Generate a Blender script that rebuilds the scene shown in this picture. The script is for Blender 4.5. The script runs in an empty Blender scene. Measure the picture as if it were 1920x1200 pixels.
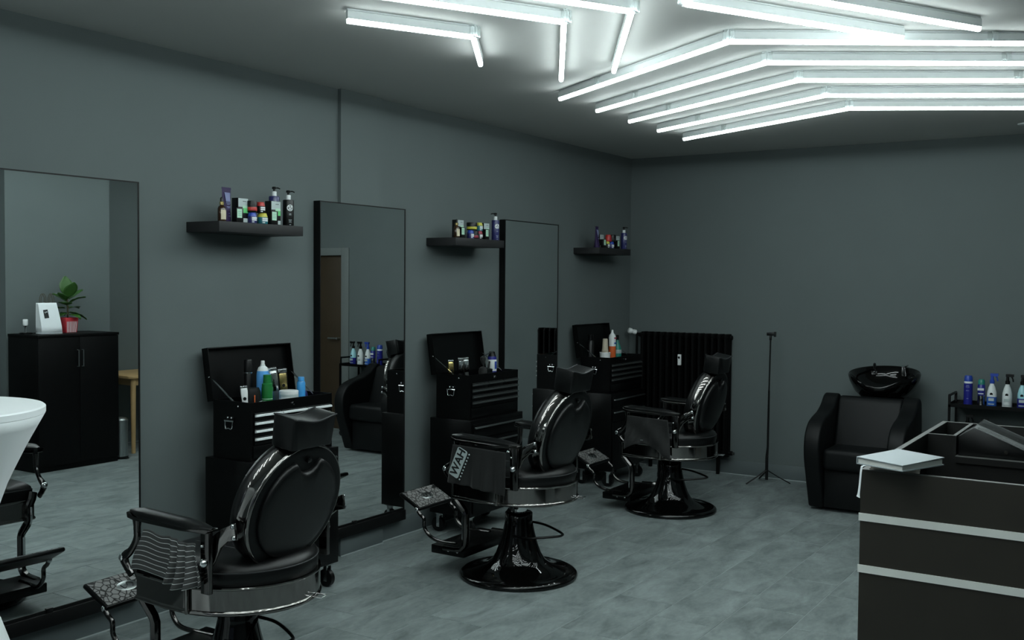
import bpy, bmesh, math, random
from mathutils import Matrix, Vector
random.seed(7)
PI = math.pi
S = bpy.context.scene
COL = S.collection

# ------------------------------------------------------------------ camera
def camera():
    yaw, pitch, roll = 0.570235, -0.037004, 0.008016
    f = Vector((-math.sin(yaw)*math.cos(pitch), math.cos(yaw)*math.cos(pitch), math.sin(pitch)))
    r = Vector((math.cos(yaw), math.sin(yaw), 0)); u = r.cross(f)
    c, s = math.cos(roll), math.sin(roll)
    r2 = c*r + s*u; u2 = -s*r + c*u
    cd = bpy.data.cameras.new('camera'); co = bpy.data.objects.new('camera', cd); COL.objects.link(co)
    cd.sensor_width = 36.0; cd.lens = 1923.17/1920*36.0; cd.clip_start = 0.02
    m = Matrix((( r2.x, u2.x, -f.x, 4.04468), (r2.y, u2.y, -f.y, 0.0), (r2.z, u2.z, -f.z, 1.6), (0, 0, 0, 1)))
    co.matrix_world = m
    S.camera = co
camera()

# ------------------------------------------------------------------ world, exposure
W = bpy.data.worlds.new('overcast_daylight'); S.world = W; W.use_nodes = True
bg = W.node_tree.nodes['Background']
bg.inputs[0].default_value = (0.62, 0.80, 1.0, 1); bg.inputs[1].default_value = 0.12
S.view_settings.view_transform = 'Standard'; S.view_settings.look = 'None'
S.view_settings.exposure = 0.0; S.view_settings.gamma = 1.0; S.view_settings.use_curve_mapping = False
LED_STRENGTH = 25.0

# ------------------------------------------------------------------ materials
MATS = {}
def pm(name, col, rough=0.5, metal=0.0, bump=None, var=None, coat=0.0, emit=None, trans=0.0, spec=0.5, sheen=0.0):
    m = bpy.data.materials.new(name); m.use_nodes = True; nt = m.node_tree; n = nt.nodes; b = n['Principled BSDF']
    b.inputs['Base Color'].default_value = (*col, 1); b.inputs['Roughness'].default_value = rough
    b.inputs['Metallic'].default_value = metal; b.inputs['Coat Weight'].default_value = coat
    b.inputs['Coat Roughness'].default_value = 0.05
    b.inputs['Transmission Weight'].default_value = trans; b.inputs['Specular IOR Level'].default_value = spec
    b.inputs['Sheen Weight'].default_value = sheen
    if emit: b.inputs['Emission Color'].default_value = (*emit[0], 1); b.inputs['Emission Strength'].default_value = emit[1]
    g = n.new('ShaderNodeNewGeometry')
    if bump:
        t = n.new('ShaderNodeTexNoise'); t.inputs['Scale'].default_value = bump[0]; t.inputs['Detail'].default_value = 4
        nt.links.new(g.outputs['Position'], t.inputs['Vector'])
        bp = n.new('ShaderNodeBump'); bp.inputs['Strength'].default_value = bump[1]; bp.inputs['Distance'].default_value = bump[2] if len(bump) > 2 else 0.002
        nt.links.new(t.outputs['Fac'], bp.inputs['Height']); nt.links.new(bp.outputs['Normal'], b.inputs['Normal'])
    if var:
        t = n.new('ShaderNodeTexNoise'); t.inputs['Scale'].default_value = var[0]; t.inputs['Detail'].default_value = 5
        nt.links.new(g.outputs['Position'], t.inputs['Vector'])
        mx = n.new('ShaderNodeMix'); mx.data_type = 'RGBA'
        mx.inputs[6].default_value = (*[c*(1-var[1]) for c in col], 1); mx.inputs[7].default_value = (*[c*(1+var[1]) for c in col], 1)
        nt.links.new(t.outputs['Fac'], mx.inputs[0]); nt.links.new(mx.outputs[2], b.inputs['Base Color'])
    MATS[name] = m
    return m
M = MATS
pm('wall_paint', (0.120, 0.142, 0.141), 0.9, bump=(260, 0.35, 0.0015), var=(3.0, 0.05), spec=0.2)
pm('ceiling_paint', (0.53, 0.532, 0.515), 0.9, bump=(200, 0.25, 0.0015), var=(2.0, 0.04), spec=0.2)
pm('baseboard_paint', (0.105, 0.128, 0.130), 0.6, var=(5, 0.05))
pm('sealant', (0.36, 0.41, 0.41), 0.5)
pm('grout', (0.34, 0.39, 0.39), 0.7)
pm('leather', (0.0022, 0.0026, 0.0028), 0.36, spec=0.38, bump=(420, 0.25, 0.001))
pm('leather_matte', (0.0036, 0.0044, 0.0047), 0.5, spec=0.2, bump=(300, 0.3, 0.001))
pm('stitch', (0.03, 0.032, 0.034), 0.6)
pm('dark_chrome', (0.25, 0.236, 0.228), 0.09, 1.0)
pm('black_chrome', (0.105, 0.10, 0.098), 0.12, 1.0)
pm('chrome', (0.72, 0.73, 0.74), 0.12, 1.0)
pm('gloss_black', (0.002, 0.002, 0.002), 0.05, spec=0.45)
pm('black_metal', (0.0012, 0.0014, 0.0015), 0.33, spec=0.22)
pm('black_plastic', (0.0030, 0.0034, 0.0036), 0.35, spec=0.35)
pm('black_wood', (0.0016, 0.0018, 0.0019), 0.5, var=(14, 0.2), spec=0.18)
pm('shelf_black', (0.017, 0.0175, 0.0185), 0.55, var=(20, 0.1), spec=0.3)
pm('iron_black', (0.0012, 0.0013, 0.0014), 0.6, spec=0.15)
pm('desk_wood', (0.034, 0.0305, 0.0245), 0.5, var=(8, 0.18), spec=0.35)
pm('desk_black', (0.0085, 0.0085, 0.0082), 0.5, var=(8, 0.15), spec=0.3)
pm('desk_edge', (0.10, 0.102, 0.098), 0.4)
pm('desk_strip', (0.88, 0.89, 0.85), 0.35, var=(6, 0.05))
pm('aluminium', (0.62, 0.65, 0.65), 0.32, 1.0)
pm('alu_white', (0.72, 0.76, 0.76), 0.4)
pm('mirror_glass', (0.90, 0.93, 0.93), 0.0, 1.0)
pm('mirror_frame', (0.0022, 0.0025, 0.0027), 0.5, spec=0.25)
pm('led_diffuser', (0.9, 0.9, 0.9), 0.5, emit=((0.87, 1.0, 1.0), LED_STRENGTH))
pm('led_housing', (0.62, 0.66, 0.66), 0.4)
pm('clear_plastic', (0.86, 0.9, 0.9), 0.12, trans=0.75)
pm('white_cloth', (0.80, 0.84, 0.85), 0.85, sheen=0.3)
pm('white_gloss', (0.78, 0.80, 0.80), 0.3)
pm('paper_white', (0.80, 0.84, 0.86), 0.8, bump=(40, 0.2, 0.004))
pm('cream', (0.62, 0.57, 0.50), 0.7)
pm('book_cover', (0.37, 0.41, 0.43), 0.6)
pm('book_pages', (0.70, 0.70, 0.66), 0.8)
pm('navy', (0.022, 0.024, 0.115), 0.28)
pm('purple', (0.026, 0.014, 0.062), 0.5, spec=0.25)
pm('lavender_print', (0.20, 0.22, 0.38), 0.55, spec=0.2)
pm('royal_blue', (0.02, 0.06, 0.36), 0.35)
pm('deep_blue', (0.018, 0.022, 0.22), 0.28)
pm('sky_blue', (0.10, 0.36, 0.78), 0.35)
pm('bottle_blue', (0.05, 0.30, 0.66), 0.3)
pm('cobalt', (0.03, 0.12, 0.48), 0.3)
pm('pale_aqua', (0.35, 0.66, 0.72), 0.25)
pm('teal', (0.012, 0.13, 0.16), 0.35)
pm('teal_green', (0.02, 0.20, 0.16), 0.35)
pm('green', (0.012, 0.16, 0.035), 0.35)
pm('mint', (0.13, 0.60, 0.19), 0.5)
pm('mint_pale', (0.42, 0.66, 0.50), 0.5)
pm('label_grey', (0.42, 0.49, 0.49), 0.5)
pm('label_white', (0.70, 0.74, 0.74), 0.5)
pm('label_cream', (0.58, 0.52, 0.37), 0.6)
pm('red', (0.48, 0.035, 0.03), 0.4)
pm('wine', (0.30, 0.02, 0.045), 0.4)
pm('yellow', (0.50, 0.47, 0.05), 0.4)
pm('orange', (0.62, 0.12, 0.03), 0.4)
pm('amber', (0.03, 0.014, 0.006), 0.12)
pm('gold', (0.62, 0.48, 0.20), 0.25, 1.0)
pm('brass_gold', (0.55, 0.45, 0.16), 0.22, 1.0)
pm('tan_paper', (0.52, 0.46, 0.36), 0.7)
pm('silver', (0.60, 0.62, 0.62), 0.2, 1.0)
pm('steel_brushed', (0.42, 0.45, 0.45), 0.33, 1.0)
pm('light_wood', (0.50, 0.33, 0.15), 0.5, var=(12, 0.15))
pm('door_wood', (0.040, 0.026, 0.012), 0.5, var=(6, 0.2))
pm('door_frame_paint', (0.15, 0.17, 0.165), 0.5)
pm('leaf_green', (0.035, 0.105, 0.018), 0.35, var=(20, 0.3))
pm('stem_brown', (0.06, 0.045, 0.02), 0.7)
pm('soil', (0.02, 0.014, 0.01), 0.95)
pm('pot_red', (0.55, 0.035, 0.05), 0.45)
pm('black_cloth', (0.0050, 0.0058, 0.0058), 0.8, bump=(60, 0.3, 0.004), sheen=0.1)
pm('black_ink', (0.008, 0.009, 0.009), 0.6)
pm('glass_dark', (0.01, 0.012, 0.012), 0.03, coat=0.5)
pm('window_frame_dark', (0.03, 0.03, 0.032), 0.5)

def mat_floor():
    m = bpy.data.materials.new('slate_vinyl'); m.use_nodes = True; nt = m.node_tree; n = nt.nodes; L = nt.links.new; b = n['Principled BSDF']
    g = n.new('ShaderNodeNewGeometry'); oi = n.new('ShaderNodeObjectInfo')
    sc = n.new('ShaderNodeVectorMath'); sc.operation = 'MULTIPLY_ADD'
    cx = n.new('ShaderNodeCombineXYZ')
    for i in range(3): L(oi.outputs['Random'], cx.inputs[i])
    L(cx.outputs[0], sc.inputs[0]); sc.inputs[1].default_value = (37, 23, 11); L(g.outputs['Position'], sc.inputs[2])
    mp = n.new('ShaderNodeMapping'); mp.inputs['Scale'].default_value = (2.2, 1.0, 1.0); mp.inputs['Rotation'].default_value = (0, 0, 0.5)
    L(sc.outputs[0], mp.inputs[0])
    t1 = n.new('ShaderNodeTexNoise'); t1.inputs['Scale'].default_value = 3.4; t1.inputs['Detail'].default_value = 8; t1.inputs['Roughness'].default_value = 0.62; t1.inputs['Distortion'].default_value = 0.6
    L(mp.outputs[0], t1.inputs['Vector'])
    t2 = n.new('ShaderNodeTexNoise'); t2.inputs['Scale'].default_value = 26; t2.inputs['Detail'].default_value = 6
    L(mp.outputs[0], t2.inputs['Vector'])
    ad = n.new('ShaderNodeMath'); ad.operation = 'MULTIPLY_ADD'; L(t2.outputs['Fac'], ad.inputs[0]); ad.inputs[1].default_value = 0.28; L(t1.outputs['Fac'], ad.inputs[2])
    rp = n.new('ShaderNodeValToRGB'); rp.color_ramp.elements[0].position = 0.40; rp.color_ramp.elements[1].position = 0.86
    rp.color_ramp.elements[0].color = (0.098, 0.118, 0.118, 1); rp.color_ramp.elements[1].color = (0.262, 0.304, 0.302, 1)
    L(ad.outputs[0], rp.inputs[0]); L(rp.outputs[0], b.inputs['Base Color'])
    b.inputs['Roughness'].default_value = 0.5; b.inputs['Specular IOR Level'].default_value = 0.4
    bp = n.new('ShaderNodeBump'); bp.inputs['Strength'].default_value = 0.25; bp.inputs['Distance'].default_value = 0.002
    L(t2.outputs['Fac'], bp.inputs['Height']); L(bp.outputs[0], b.inputs['Normal'])
    M['slate_vinyl'] = m
mat_floor()

def mat_footplate():
    m = bpy.data.materials.new('footplate_pattern'); m.use_nodes = True; nt = m.node_tree; n = nt.nodes; L = nt.links.new; b = n['Principled BSDF']
    tc = n.new('ShaderNodeTexCoord')
    v = n.new('ShaderNodeTexVoronoi'); v.feature = 'DISTANCE_TO_EDGE'; v.inputs['Scale'].default_value = 38
    L(tc.outputs['Object'], v.inputs['Vector'])
    r = n.new('ShaderNodeValToRGB'); r.color_ramp.elements[0].position = 0.055; r.color_ramp.elements[1].position = 0.10
    r.color_ramp.elements[0].color = (0.006, 0.006, 0.006, 1); r.color_ramp.elements[1].color = (0.22, 0.22, 0.215, 1)
    L(v.outputs['Distance'], r.inputs[0]); L(r.outputs[0], b.inputs['Base Color'])
    b.inputs['Roughness'].default_value = 0.42
    M['footplate_pattern'] = m
mat_footplate()

def mat_stripe(name, base, line, freq, width):
    m = bpy.data.materials.new(name); m.use_nodes = True; nt = m.node_tree; n = nt.nodes; L = nt.links.new; b = n['Principled BSDF']
    uv = n.new('ShaderNodeUVMap'); sp = n.new('ShaderNodeSeparateXYZ'); L(uv.outputs[0], sp.inputs[0])
    mu = n.new('ShaderNodeMath'); mu.operation = 'MULTIPLY'; mu.inputs[1].default_value = freq; L(sp.outputs['Y'], mu.inputs[0])
    fr = n.new('ShaderNodeMath'); fr.operation = 'FRACT'; L(mu.outputs[0], fr.inputs[0])
    lt = n.new('ShaderNodeMath'); lt.operation = 'LESS_THAN'; lt.inputs[1].default_value = width; L(fr.outputs[0], lt.inputs[0])
    mx = n.new('ShaderNodeMix'); mx.data_type = 'RGBA'; mx.inputs[6].default_value = (*base, 1); mx.inputs[7].default_value = (*line, 1)
    L(lt.outputs[0], mx.inputs[0]); L(mx.outputs[2], b.inputs['Base Color']); b.inputs['Roughness'].default_value = 0.8
    M[name] = m
mat_stripe('striped_cloth', (0.052, 0.054, 0.053), (0.62, 0.64, 0.62), 8.6, 0.11)

def mat_glass():
    m = bpy.data.materials.new('window_glass'); m.use_nodes = True; nt = m.node_tree; n = nt.nodes; L = nt.links.new
    o = n['Material Output']; t = n.new('ShaderNodeBsdfTransparent'); gl = n.new('ShaderNodeBsdfGlossy'); gl.inputs['Roughness'].default_value = 0.02
    mx = n.new('ShaderNodeMixShader'); mx.inputs[0].default_value = 0.08; L(t.outputs[0], mx.inputs[1]); L(gl.outputs[0], mx.inputs[2]); L(mx.outputs[0], o.inputs[0])
    M['window_glass'] = m
    m2 = m.copy(); m2.name = 'clear_cover'; m2.node_tree.nodes['Transparent BSDF'].inputs[0].default_value = (0.6, 0.62, 0.62, 1)
    for nd in m2.node_tree.nodes:
        if nd.type == 'MIX_SHADER': nd.inputs[0].default_value = 0.22
        if nd.type == 'BSDF_GLOSSY': nd.inputs['Roughness'].default_value = 0.25
    M['clear_cover'] = m2
mat_glass()

# ------------------------------------------------------------------ mesh helpers
def crv(pts, n=6, closed=False):
    P = [Vector(p) for p in pts]; out = []; k = len(P)
    rng = range(k) if closed else range(k-1)
    for i in rng:
        p1, p2 = P[i], P[(i+1) % k]
        p0 = P[i-1] if (i > 0 or closed) else p1*2-p2
        p3 = P[(i+2) % k] if (i+2 < k or closed) else p2*2-p1
        for j in range(n):
            t = j/n
            out.append(0.5*((2*p1)+(-p0+p2)*t+(2*p0-5*p1+4*p2-p3)*t*t+(-p0+3*p1-3*p2+p3)*t**3))
    if not closed: out.append(P[-1])
    return out

class MB:
    def __init__(s): s.v = []; s.f = []; s.uv = {}
    def add(s, vs, fs, X=None):
        o = len(s.v)
        s.v += [tuple(X @ Vector(p)) if X is not None else tuple(p) for p in vs]
        s.f += [tuple(i+o for i in f) for f in fs]; return s
    def box(s, x0, x1, y0, y1, z0, z1, X=None):
        return s.add([(x0,y0,z0),(x1,y0,z0),(x1,y1,z0),(x0,y1,z0),(x0,y0,z1),(x1,y0,z1),(x1,y1,z1),(x0,y1,z1)],
                     [(0,3,2,1),(4,5,6,7),(0,1,5,4),(1,2,6,5),(2,3,7,6),(3,0,4,7)], X)
    def loft(s, rings, cap=True, X=None, closed=False):
        n = len(rings[0]); vs = [p for r in rings for p in r]; fs = []
        k = len(rings)
        for a in range(k if closed else k-1):
            b = (a+1) % k
            for i in range(n):
                j = (i+1) % n; fs.append((a*n+i, a*n+j, b*n+j, b*n+i))
        if cap and not closed: fs.append(tuple(range(n-1, -1, -1))); fs.append(tuple(range((k-1)*n, k*n)))
        return s.add(vs, fs, X)
    def lathe(s, prof, n=32, X=None, sx=1, sy=1):
        return s.loft([[(r*sx*math.cos(2*PI*i/n), r*sy*math.sin(2*PI*i/n), z) for i in range(n)] for r, z in prof], True, X)
    def cyl(s, p0, p1, r0, r1=None, n=16):
        p0, p1 = Vector(p0), Vector(p1); d = p1-p0; q = d.to_track_quat('Z', 'Y').to_matrix().to_4x4()
        return s.lathe([(r0, 0), (r1 if r1 is not None else r0, d.length)], n, Matrix.Translation(p0) @ q)
    def tube(s, pts, r, n=8, closed=False, sq=(1, 1)):
        P = [Vector(p) for p in pts]; k = len(P); T = []
        for i in range(k):
            a = P[i-1] if (i > 0 or closed) else P[i]; b = P[(i+1) % k] if (i < k-1 or closed) else P[i]
            T.append((b-a).normalized())
        up = Vector((0, 0, 1)) if abs(T[0].z) < 0.9 else Vector((1, 0, 0))
        u = (up-T[0]*up.dot(T[0])).normalized(); rings = []
        for i in range(k):
            u = (u-T[i]*u.dot(T[i])).normalized(); w = T[i].cross(u); rr = r[i] if isinstance(r, (list, tuple)) else r
            rings.append([P[i]+(u*math.cos(2*PI*j/n)*sq[0]+w*math.sin(2*PI*j/n)*sq[1])*rr for j in range(n)])
        return s.loft(rings, True, None, closed)
    def prism(s, poly, d0, d1, axis='z', X=None):
        mp = {'z': lambda a, b, d: (a, b, d), 'x': lambda a, b, d: (d, a, b), 'y': lambda a, b, d: (a, d, b)}[axis]
        return s.loft([[mp(a, b, d0) for a, b in poly], [mp(a, b, d1) for a, b in poly]], True, X)
    def sphere(s, c, r, n=12, sc=(1, 1, 1)):
        prof = [(max(1e-4, r*math.sin(PI*i/8)), -r*math.cos(PI*i/8)) for i in range(9)]
        return s.lathe(prof, n, Matrix.Translation(c) @ Matrix.Diagonal((*sc, 1)))
    def grid(s, fn, nu, nv, X=None):
        o = len(s.v); vs = [fn(i/nu, j/nv) for j in range(nv+1) for i in range(nu+1)]
        fs = [(j*(nu+1)+i, j*(nu+1)+i+1, (j+1)*(nu+1)+i+1, (j+1)*(nu+1)+i) for j in range(nv) for i in range(nu)]
        for j in range(nv+1):
            for i in range(nu+1): s.uv[o+j*(nu+1)+i] = (i/nu, j/nv)
        return s.add(vs, fs, X)
    def build(s, name, mat, parent=None, bevel=0, seg=2, ang=38, flat=False, solid=0):
        me = bpy.data.meshes.new(name); me.from_pydata(s.v, [], s.f)
        if s.uv:
            ul = me.uv_layers.new(name='UVMap')
            for l in me.loops: ul.data[l.index].uv = s.uv.get(l.vertex_index, (0, 0))
        bm = bmesh.new(); bm.from_mesh(me)
        if not solid: bmesh.ops.recalc_face_normals(bm, faces=bm.faces)
        if bevel:
            es = [e for e in bm.edges if len(e.link_faces) == 2 and e.calc_face_angle(0) > math.radians(30)]
            bmesh.ops.bevel(bm, geom=es, offset=bevel, segments=seg, profile=0.5, affect='EDGES', clamp_overlap=True)
        bm.to_mesh(me); bm.free()
        if not flat:
            me.polygons.foreach_set('use_smooth', [True]*len(me.polygons)); me.set_sharp_from_angle(angle=math.radians(ang))
        me.materials.append(M[mat]); me.update()
        o = bpy.data.objects.new(name, me); COL.objects.link(o)
        if parent is not None: o.parent = parent
        if solid:
            md = o.modifiers.new('thickness', 'SOLIDIFY'); md.thickness = solid; md.offset = 0
        return o

def tag(o, label, cat, group=None):
    o['label'] = label; o['category'] = cat
    if group: o['group'] = group
    return o
def thing(name, label, cat, loc=(0, 0, 0), rz=0, group=None):
    o = bpy.data.objects.new(name, None); COL.objects.link(o); o.empty_display_size = 0.05
    o.location = loc; o.rotation_euler = (0, 0, rz); return tag(o, label, cat, group)
def struct(o):
    o['kind'] = 'structure'; return o
def dup(root, loc, rz=None, label=None):
    r = root.copy(); COL.objects.link(r); r.location = loc
    if rz is not None: r.rotation_euler = (0, 0, rz)
    if label: r['label'] = label
    for ch in list(root.children):
        c = ch.copy(); COL.objects.link(c); c.parent = r
        for g in list(ch.children):
            d = g.copy(); COL.objects.link(d); d.parent = c
    return r
def lab(o, text): o['label'] = text; return o
def text_mesh(name, body, size, X, mat, parent, depth=0.0006, bold=0.0):
    cu = bpy.data.curves.new(name, 'FONT'); cu.body = body; cu.size = size; cu.align_x = 'CENTER'; cu.align_y = 'CENTER'; cu.extrude = depth; cu.offset = bold
    t = bpy.data.objects.new(name+'_tmp', cu); COL.objects.link(t)
    dg = bpy.context.evaluated_depsgraph_get(); me = bpy.data.meshes.new_from_object(t.evaluated_get(dg))
    bpy.data.objects.remove(t); me.transform(X); me.materials.clear(); me.materials.append(M[mat]); me.name = name
    o = bpy.data.objects.new(name, me); COL.objects.link(o); o.parent = parent; return o

# ------------------------------------------------------------------ room shell
H = 2.697; YB = 8.247; XR = 4.60; YF = -2.6; T = 0.2
FLOOR = struct(MB().box(-T, XR+T, YF-T, YB+T, -0.12, -0.0020).build('floor', 'grout', flat=True))
def tiles():
    w, l, g = 0.30, 0.60, 0.0012
    full = None; x0 = 0.2-0.30
    i = 0
    x = x0
    while x < XR:
        y = YF-((i*0.2) % 0.6)+0.09-0.6
        while y < YB:
            a, b, c, d = max(x, 0), min(x+w, XR), max(y, YF), min(y+l, YB)
            if b-a > 0.02 and d-c > 0.02:
                fulltile = abs(b-a-w) < 1e-6 and abs(d-c-l) < 1e-6
                if fulltile and full is not None:
                    o = full.copy(); COL.objects.link(o)
                else:
                    hw, hl = (b-a)/2-g, (d-c)/2-g
                    o = MB().box(-hw, hw, -hl, hl, -0.004, 0.0).build('tile', 'slate_vinyl', bevel=0.0016, seg=1, flat=True)
                    if fulltile: full = o
                o.parent = FLOOR; o.location = ((a+b)/2, (c+d)/2, 0)
            y += l
        x += w; i += 1
tiles()
struct(MB().box(-T, XR+T, YF-T, YB+T, H, H+0.15).build('ceiling', 'ceiling_paint', flat=True))
wl = struct(MB().box(-T, 0, YF-T, YB+T, 0, H).build('wall_left', 'wall_paint', flat=True))
MB().box(0, 0.024, 4.44, 4.80, 0, H).build('pilaster', 'wall_paint', wl, flat=True)
# back wall with the door opening at x 3.46 .. 4.30
struct(MB().box(0, 3.46, YB, YB+T, 0, H).box(4.30, XR, YB, YB+T, 0, H).box(3.46, 4.30, YB, YB+T, 1.90, H).build('wall_back', 'wall_paint', flat=True))
wr = struct(MB().box(XR, XR+T, YF-T, YB+T, 0, H).build('wall_right', 'wall_paint', flat=True))
MB().box(4.24, XR, 4.93, 5.93, 0, H).build('pier', 'wall_paint', wr, flat=True)
struct(MB().box(0, 0.5, YF-T, YF, 0, H).box(4.1, XR, YF-T, YF, 0, H).box(0.5, 4.1, YF-T, YF, 0, 0.35).box(0.5, 4.1, YF-T, YF, 2.40, H).build('wall_front', 'wall_paint', flat=True))
wn = struct(MB().box(0.5, 4.1, YF-0.16, YF-0.145, 0.35, 2.40).build('added_window_1', 'window_glass', flat=True))  # unseen window added behind the camera to let in dim daylight
for a in (0.5, 1.68, 2.86, 4.04): MB().box(a, a+0.06, YF-0.18, YF-0.12, 0.35, 2.40).build('mullion', 'window_frame_dark', wn, flat=True)
for z in (0.35, 2.34): MB().box(0.5, 4.1, YF-0.18, YF-0.12, z, z+0.06).build('window_rail', 'window_frame_dark', wn, flat=True)
# door in the back wall (seen in the middle mirror)
d1 = struct(MB().box(3.50, 4.26, YB+0.04, YB+0.08, 0.0, 1.87).build('door_1', 'door_wood', bevel=0.003))
MB().box(3.395, 3.50, YB-0.015, YB+0.09, 0, 1.95).box(4.26, 4.365, YB-0.015, YB+0.09, 0, 1.95).box(3.50, 4.26, YB-0.015, YB+0.09, 1.87, 1.95).build('door_frame', 'door_frame_paint', d1, bevel=0.003)
MB().cyl((3.57, YB+0.04, 0.98), (3.57, YB-0.01, 0.98), 0.011).tube([(3.57, YB-0.01, 0.98), (3.69, YB-0.012, 0.98)], 0.009).build('door_handle', 'aluminium', d1)
# baseboards with their light sealant bead along the floor
def baseboard(name, boxes, beads):
    m = MB()
    for b in boxes: m.box(*b, 0, 0.118)
    o = struct(m.build(name, 'baseboard_paint', bevel=0.004))
    m = MB()
    for b in beads: m.box(*b, 0, 0.005)
    m.build('sealant_bead', 'sealant', o, flat=True)
baseboard('baseboard_left', [(0, 0.014, YF, YB), (0.014, 0.036, 4.43, 4.81)], [(0.014, 0.0185, YF, 4.43), (0.036, 0.0405, 4.43, 4.81), (0.014, 0.0185, 4.81, YB)])
baseboard('baseboard_back', [(0.014, 3.39, YB-0.014, YB), (4.37, XR, YB-0.014, YB)], [(0.014, 3.39, YB-0.0185, YB-0.014)])
baseboard('baseboard_right', [(XR-0.014, XR, YF, 4.92), (4.226, 4.24, 4.93, 5.93), (XR-0.014, XR, 5.94, YB)], [(XR-0.0185, XR-0.014, YF, 4.92), (XR-0.0185, XR-0.014, 5.94, YB)])

# ------------------------------------------------------------------ ceiling LED tube runs
def led_run(label, pts, splits=(), group='LED tube runs on the ceiling'):
    c = Vector((sum(p[0] for p in pts)/len(pts), sum(p[1] for p in pts)/len(pts), H))
    t = thing('led_tube_light', label, 'ceiling light', c, 0, group)
    for a, b in zip(pts[:-1], pts[1:]):
        a, b = Vector((*a, 0)), Vector((*b, 0)); d = (b-a).normalized(); L = (b-a).length
        ang = math.atan2(d.y, d.x); X = Matrix.Translation(a-Vector((c.x, c.y, 0))) @ Matrix.Rotation(ang, 4, 'Z')
        cuts = [0.0]+[s for s in splits if 0.05 < s < L-0.05]+[L]
        if a.length and splits and (a-Vector((*pts[0], 0))).length > 0.01: cuts = [0.0]+[L-s for s in reversed(splits) if 0.05 < L-s < L-0.05]+[L]
        for p, q in zip(cuts[:-1], cuts[1:]):
            prof = [(-0.0112, -0.042), (-0.0116, -0.049), (-0.0090, -0.0565), (-0.004, -0.0595), (0.004, -0.0595), (0.0090, -0.0565), (0.0116, -0.049), (0.0112, -0.042)]
            du = MB().prism(prof, p+0.004, q-0.004, 'x', X).build('tube_diffuser', 'led_diffuser', t, ang=60)
            MB().prism([(-0.0120, -0.0418), (-0.0120, -0.010), (-0.006, -0.006), (-0.006, 0.0), (0.006, 0.0), (0.006, -0.006), (0.0120, -0.010), (0.0120, -0.0418)], p+0.002, q-0.002, 'x', X).build('tube_housing', 'led_housing', t, ang=30)
        for s in cuts[1:-1]:
            MB().box(s-0.022, s+0.022, -0.0185, 0.0185, -0.044, -0.001, X).build('connector_clip', 'clear_plastic', t, bevel=0.003)
    for p in pts[1:-1]:
        MB().box(-0.024, 0.024, -0.024, 0.024, -0.052, -0.001, Matrix.Translation((p[0]-c.x, p[1]-c.y, 0))).build('corner_connector', 'clear_plastic', t, bevel=0.004)
    return t
XM = 2.41
ORD = ['nearest the camera', 'second from the camera', 'in the middle', 'second from the back wall', 'nearest the back wall']
for k in range(5):
    y0, y1 = 5.12+0.467*k, 4.275+0.494*k
    led_run('bent white LED tube, the one of five nested chevrons '+ORD[k], [(1.075-0.01*k, y0), (XM, y1), (2*XM-1.075, y0)], (0.45,))
led_run('short hooked LED tube pair closest to the mirror wall', [(1.22, 3.15), (1.50, 3.64), (1.21, 4.12)])
led_run('long hooked LED tube pair second from the mirror wall', [(1.36, 2.60), (1.96, 3.62), (1.36, 4.64)])
led_run('hooked LED tube pair third from the mirror wall', [(1.69, 2.63), (2.265, 3.615), (1.69, 4.59)])
led_run('slanted LED tube at top of picture, ending left of its neighbour', [(3.06, 2.65), (2.485, 3.62), (3.06, 4.59)])
led_run('slanted LED tube at top of picture, furthest right', [(3.36, 2.65), (2.79, 3.63), (3.36, 4.59)])
led_run('short hooked LED tube pair out of picture at right', [(3.56, 3.15), (3.27, 3.63), (3.56, 4.12)], (), 'LED tube runs outside the picture')
for k in range(5):
    y0, y1 = 2.12-0.467*k, 2.965-0.494*k
    led_run('bent white LED tube chevron out of picture, '+['closest to the hooked tubes', 'second from hooked tubes', 'third from hooked tubes', 'fourth from hooked tubes', 'above the camera'][k], [(1.075, y0), (XM, y1), (2*XM-1.075, y0)], (0.45,), 'LED tube runs outside the picture')
for yy in (-0.9, -1.8):  # straight tubes added behind the camera for more light from the front
    for xx in (1.5, 3.3): led_run('straight white LED tube added out of view, '+('second row, ' if yy > -1 else 'beside added window, ')+('mirror wall side' if xx < 2 else 'desk side'), [(xx-0.6, yy), (xx+0.6, yy)], (), 'LED tube runs outside the picture')
tag(MB().lathe([(0.045, 0), (0.047, -0.004), (0.042, -0.010), (0.03, -0.012)], 24, Matrix.Translation((3.19, 7.72, H))).build('ceiling_disc', 'alu_white'),
    'small flat white disc on ceiling near the back wall', 'ceiling fitting')

# ------------------------------------------------------------------ tall mirrors
def mirror(y0, label):
    t = thing('wall_mirror', label, 'mirror', (0.002, y0+0.38, 0.175), 0, 'tall wall mirrors')
    hw, z1, d = 0.38, 1.87, 0.048
    zb = 0.012
    m = MB(); fw = 0.006
    m.box(0, d, -hw, -hw+fw, 0, z1).box(0, d, hw-fw, hw, 0, z1).box(0, d, -hw+fw, hw-fw, z1-fw, z1).box(0, d, -hw+fw, hw-fw, 0, zb)
    m.build('frame', 'mirror_frame', t, flat=True)
    MB().box(0, 0.030, -hw+fw, hw-fw, zb, z1-fw).build('backing', 'mirror_frame', t, flat=True)
    MB().box(0.034, d-0.003, -hw+fw, hw-fw, zb, z1-fw).build('mirror_pane', 'mirror_glass', t, flat=True)
    MB().box(d-0.004, d+0.006, -0.10, -0.07, -0.004, 0.018).build('glass_clip', 'black_plastic', t, bevel=0.002)
    MB().box(0, d+0.012, -hw, hw, -0.062, -0.001).build('foot_rail', 'mirror_frame', t, bevel=0.002)
    return t
mirror(2.291, 'tall black-framed wall mirror at left edge, reflecting the black cabinet')
mirror(4.241, 'tall black-framed wall mirror in middle, beside the first tool chest')
mirror(6.130, 'tall black-framed wall mirror furthest from camera, near the corner')

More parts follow.
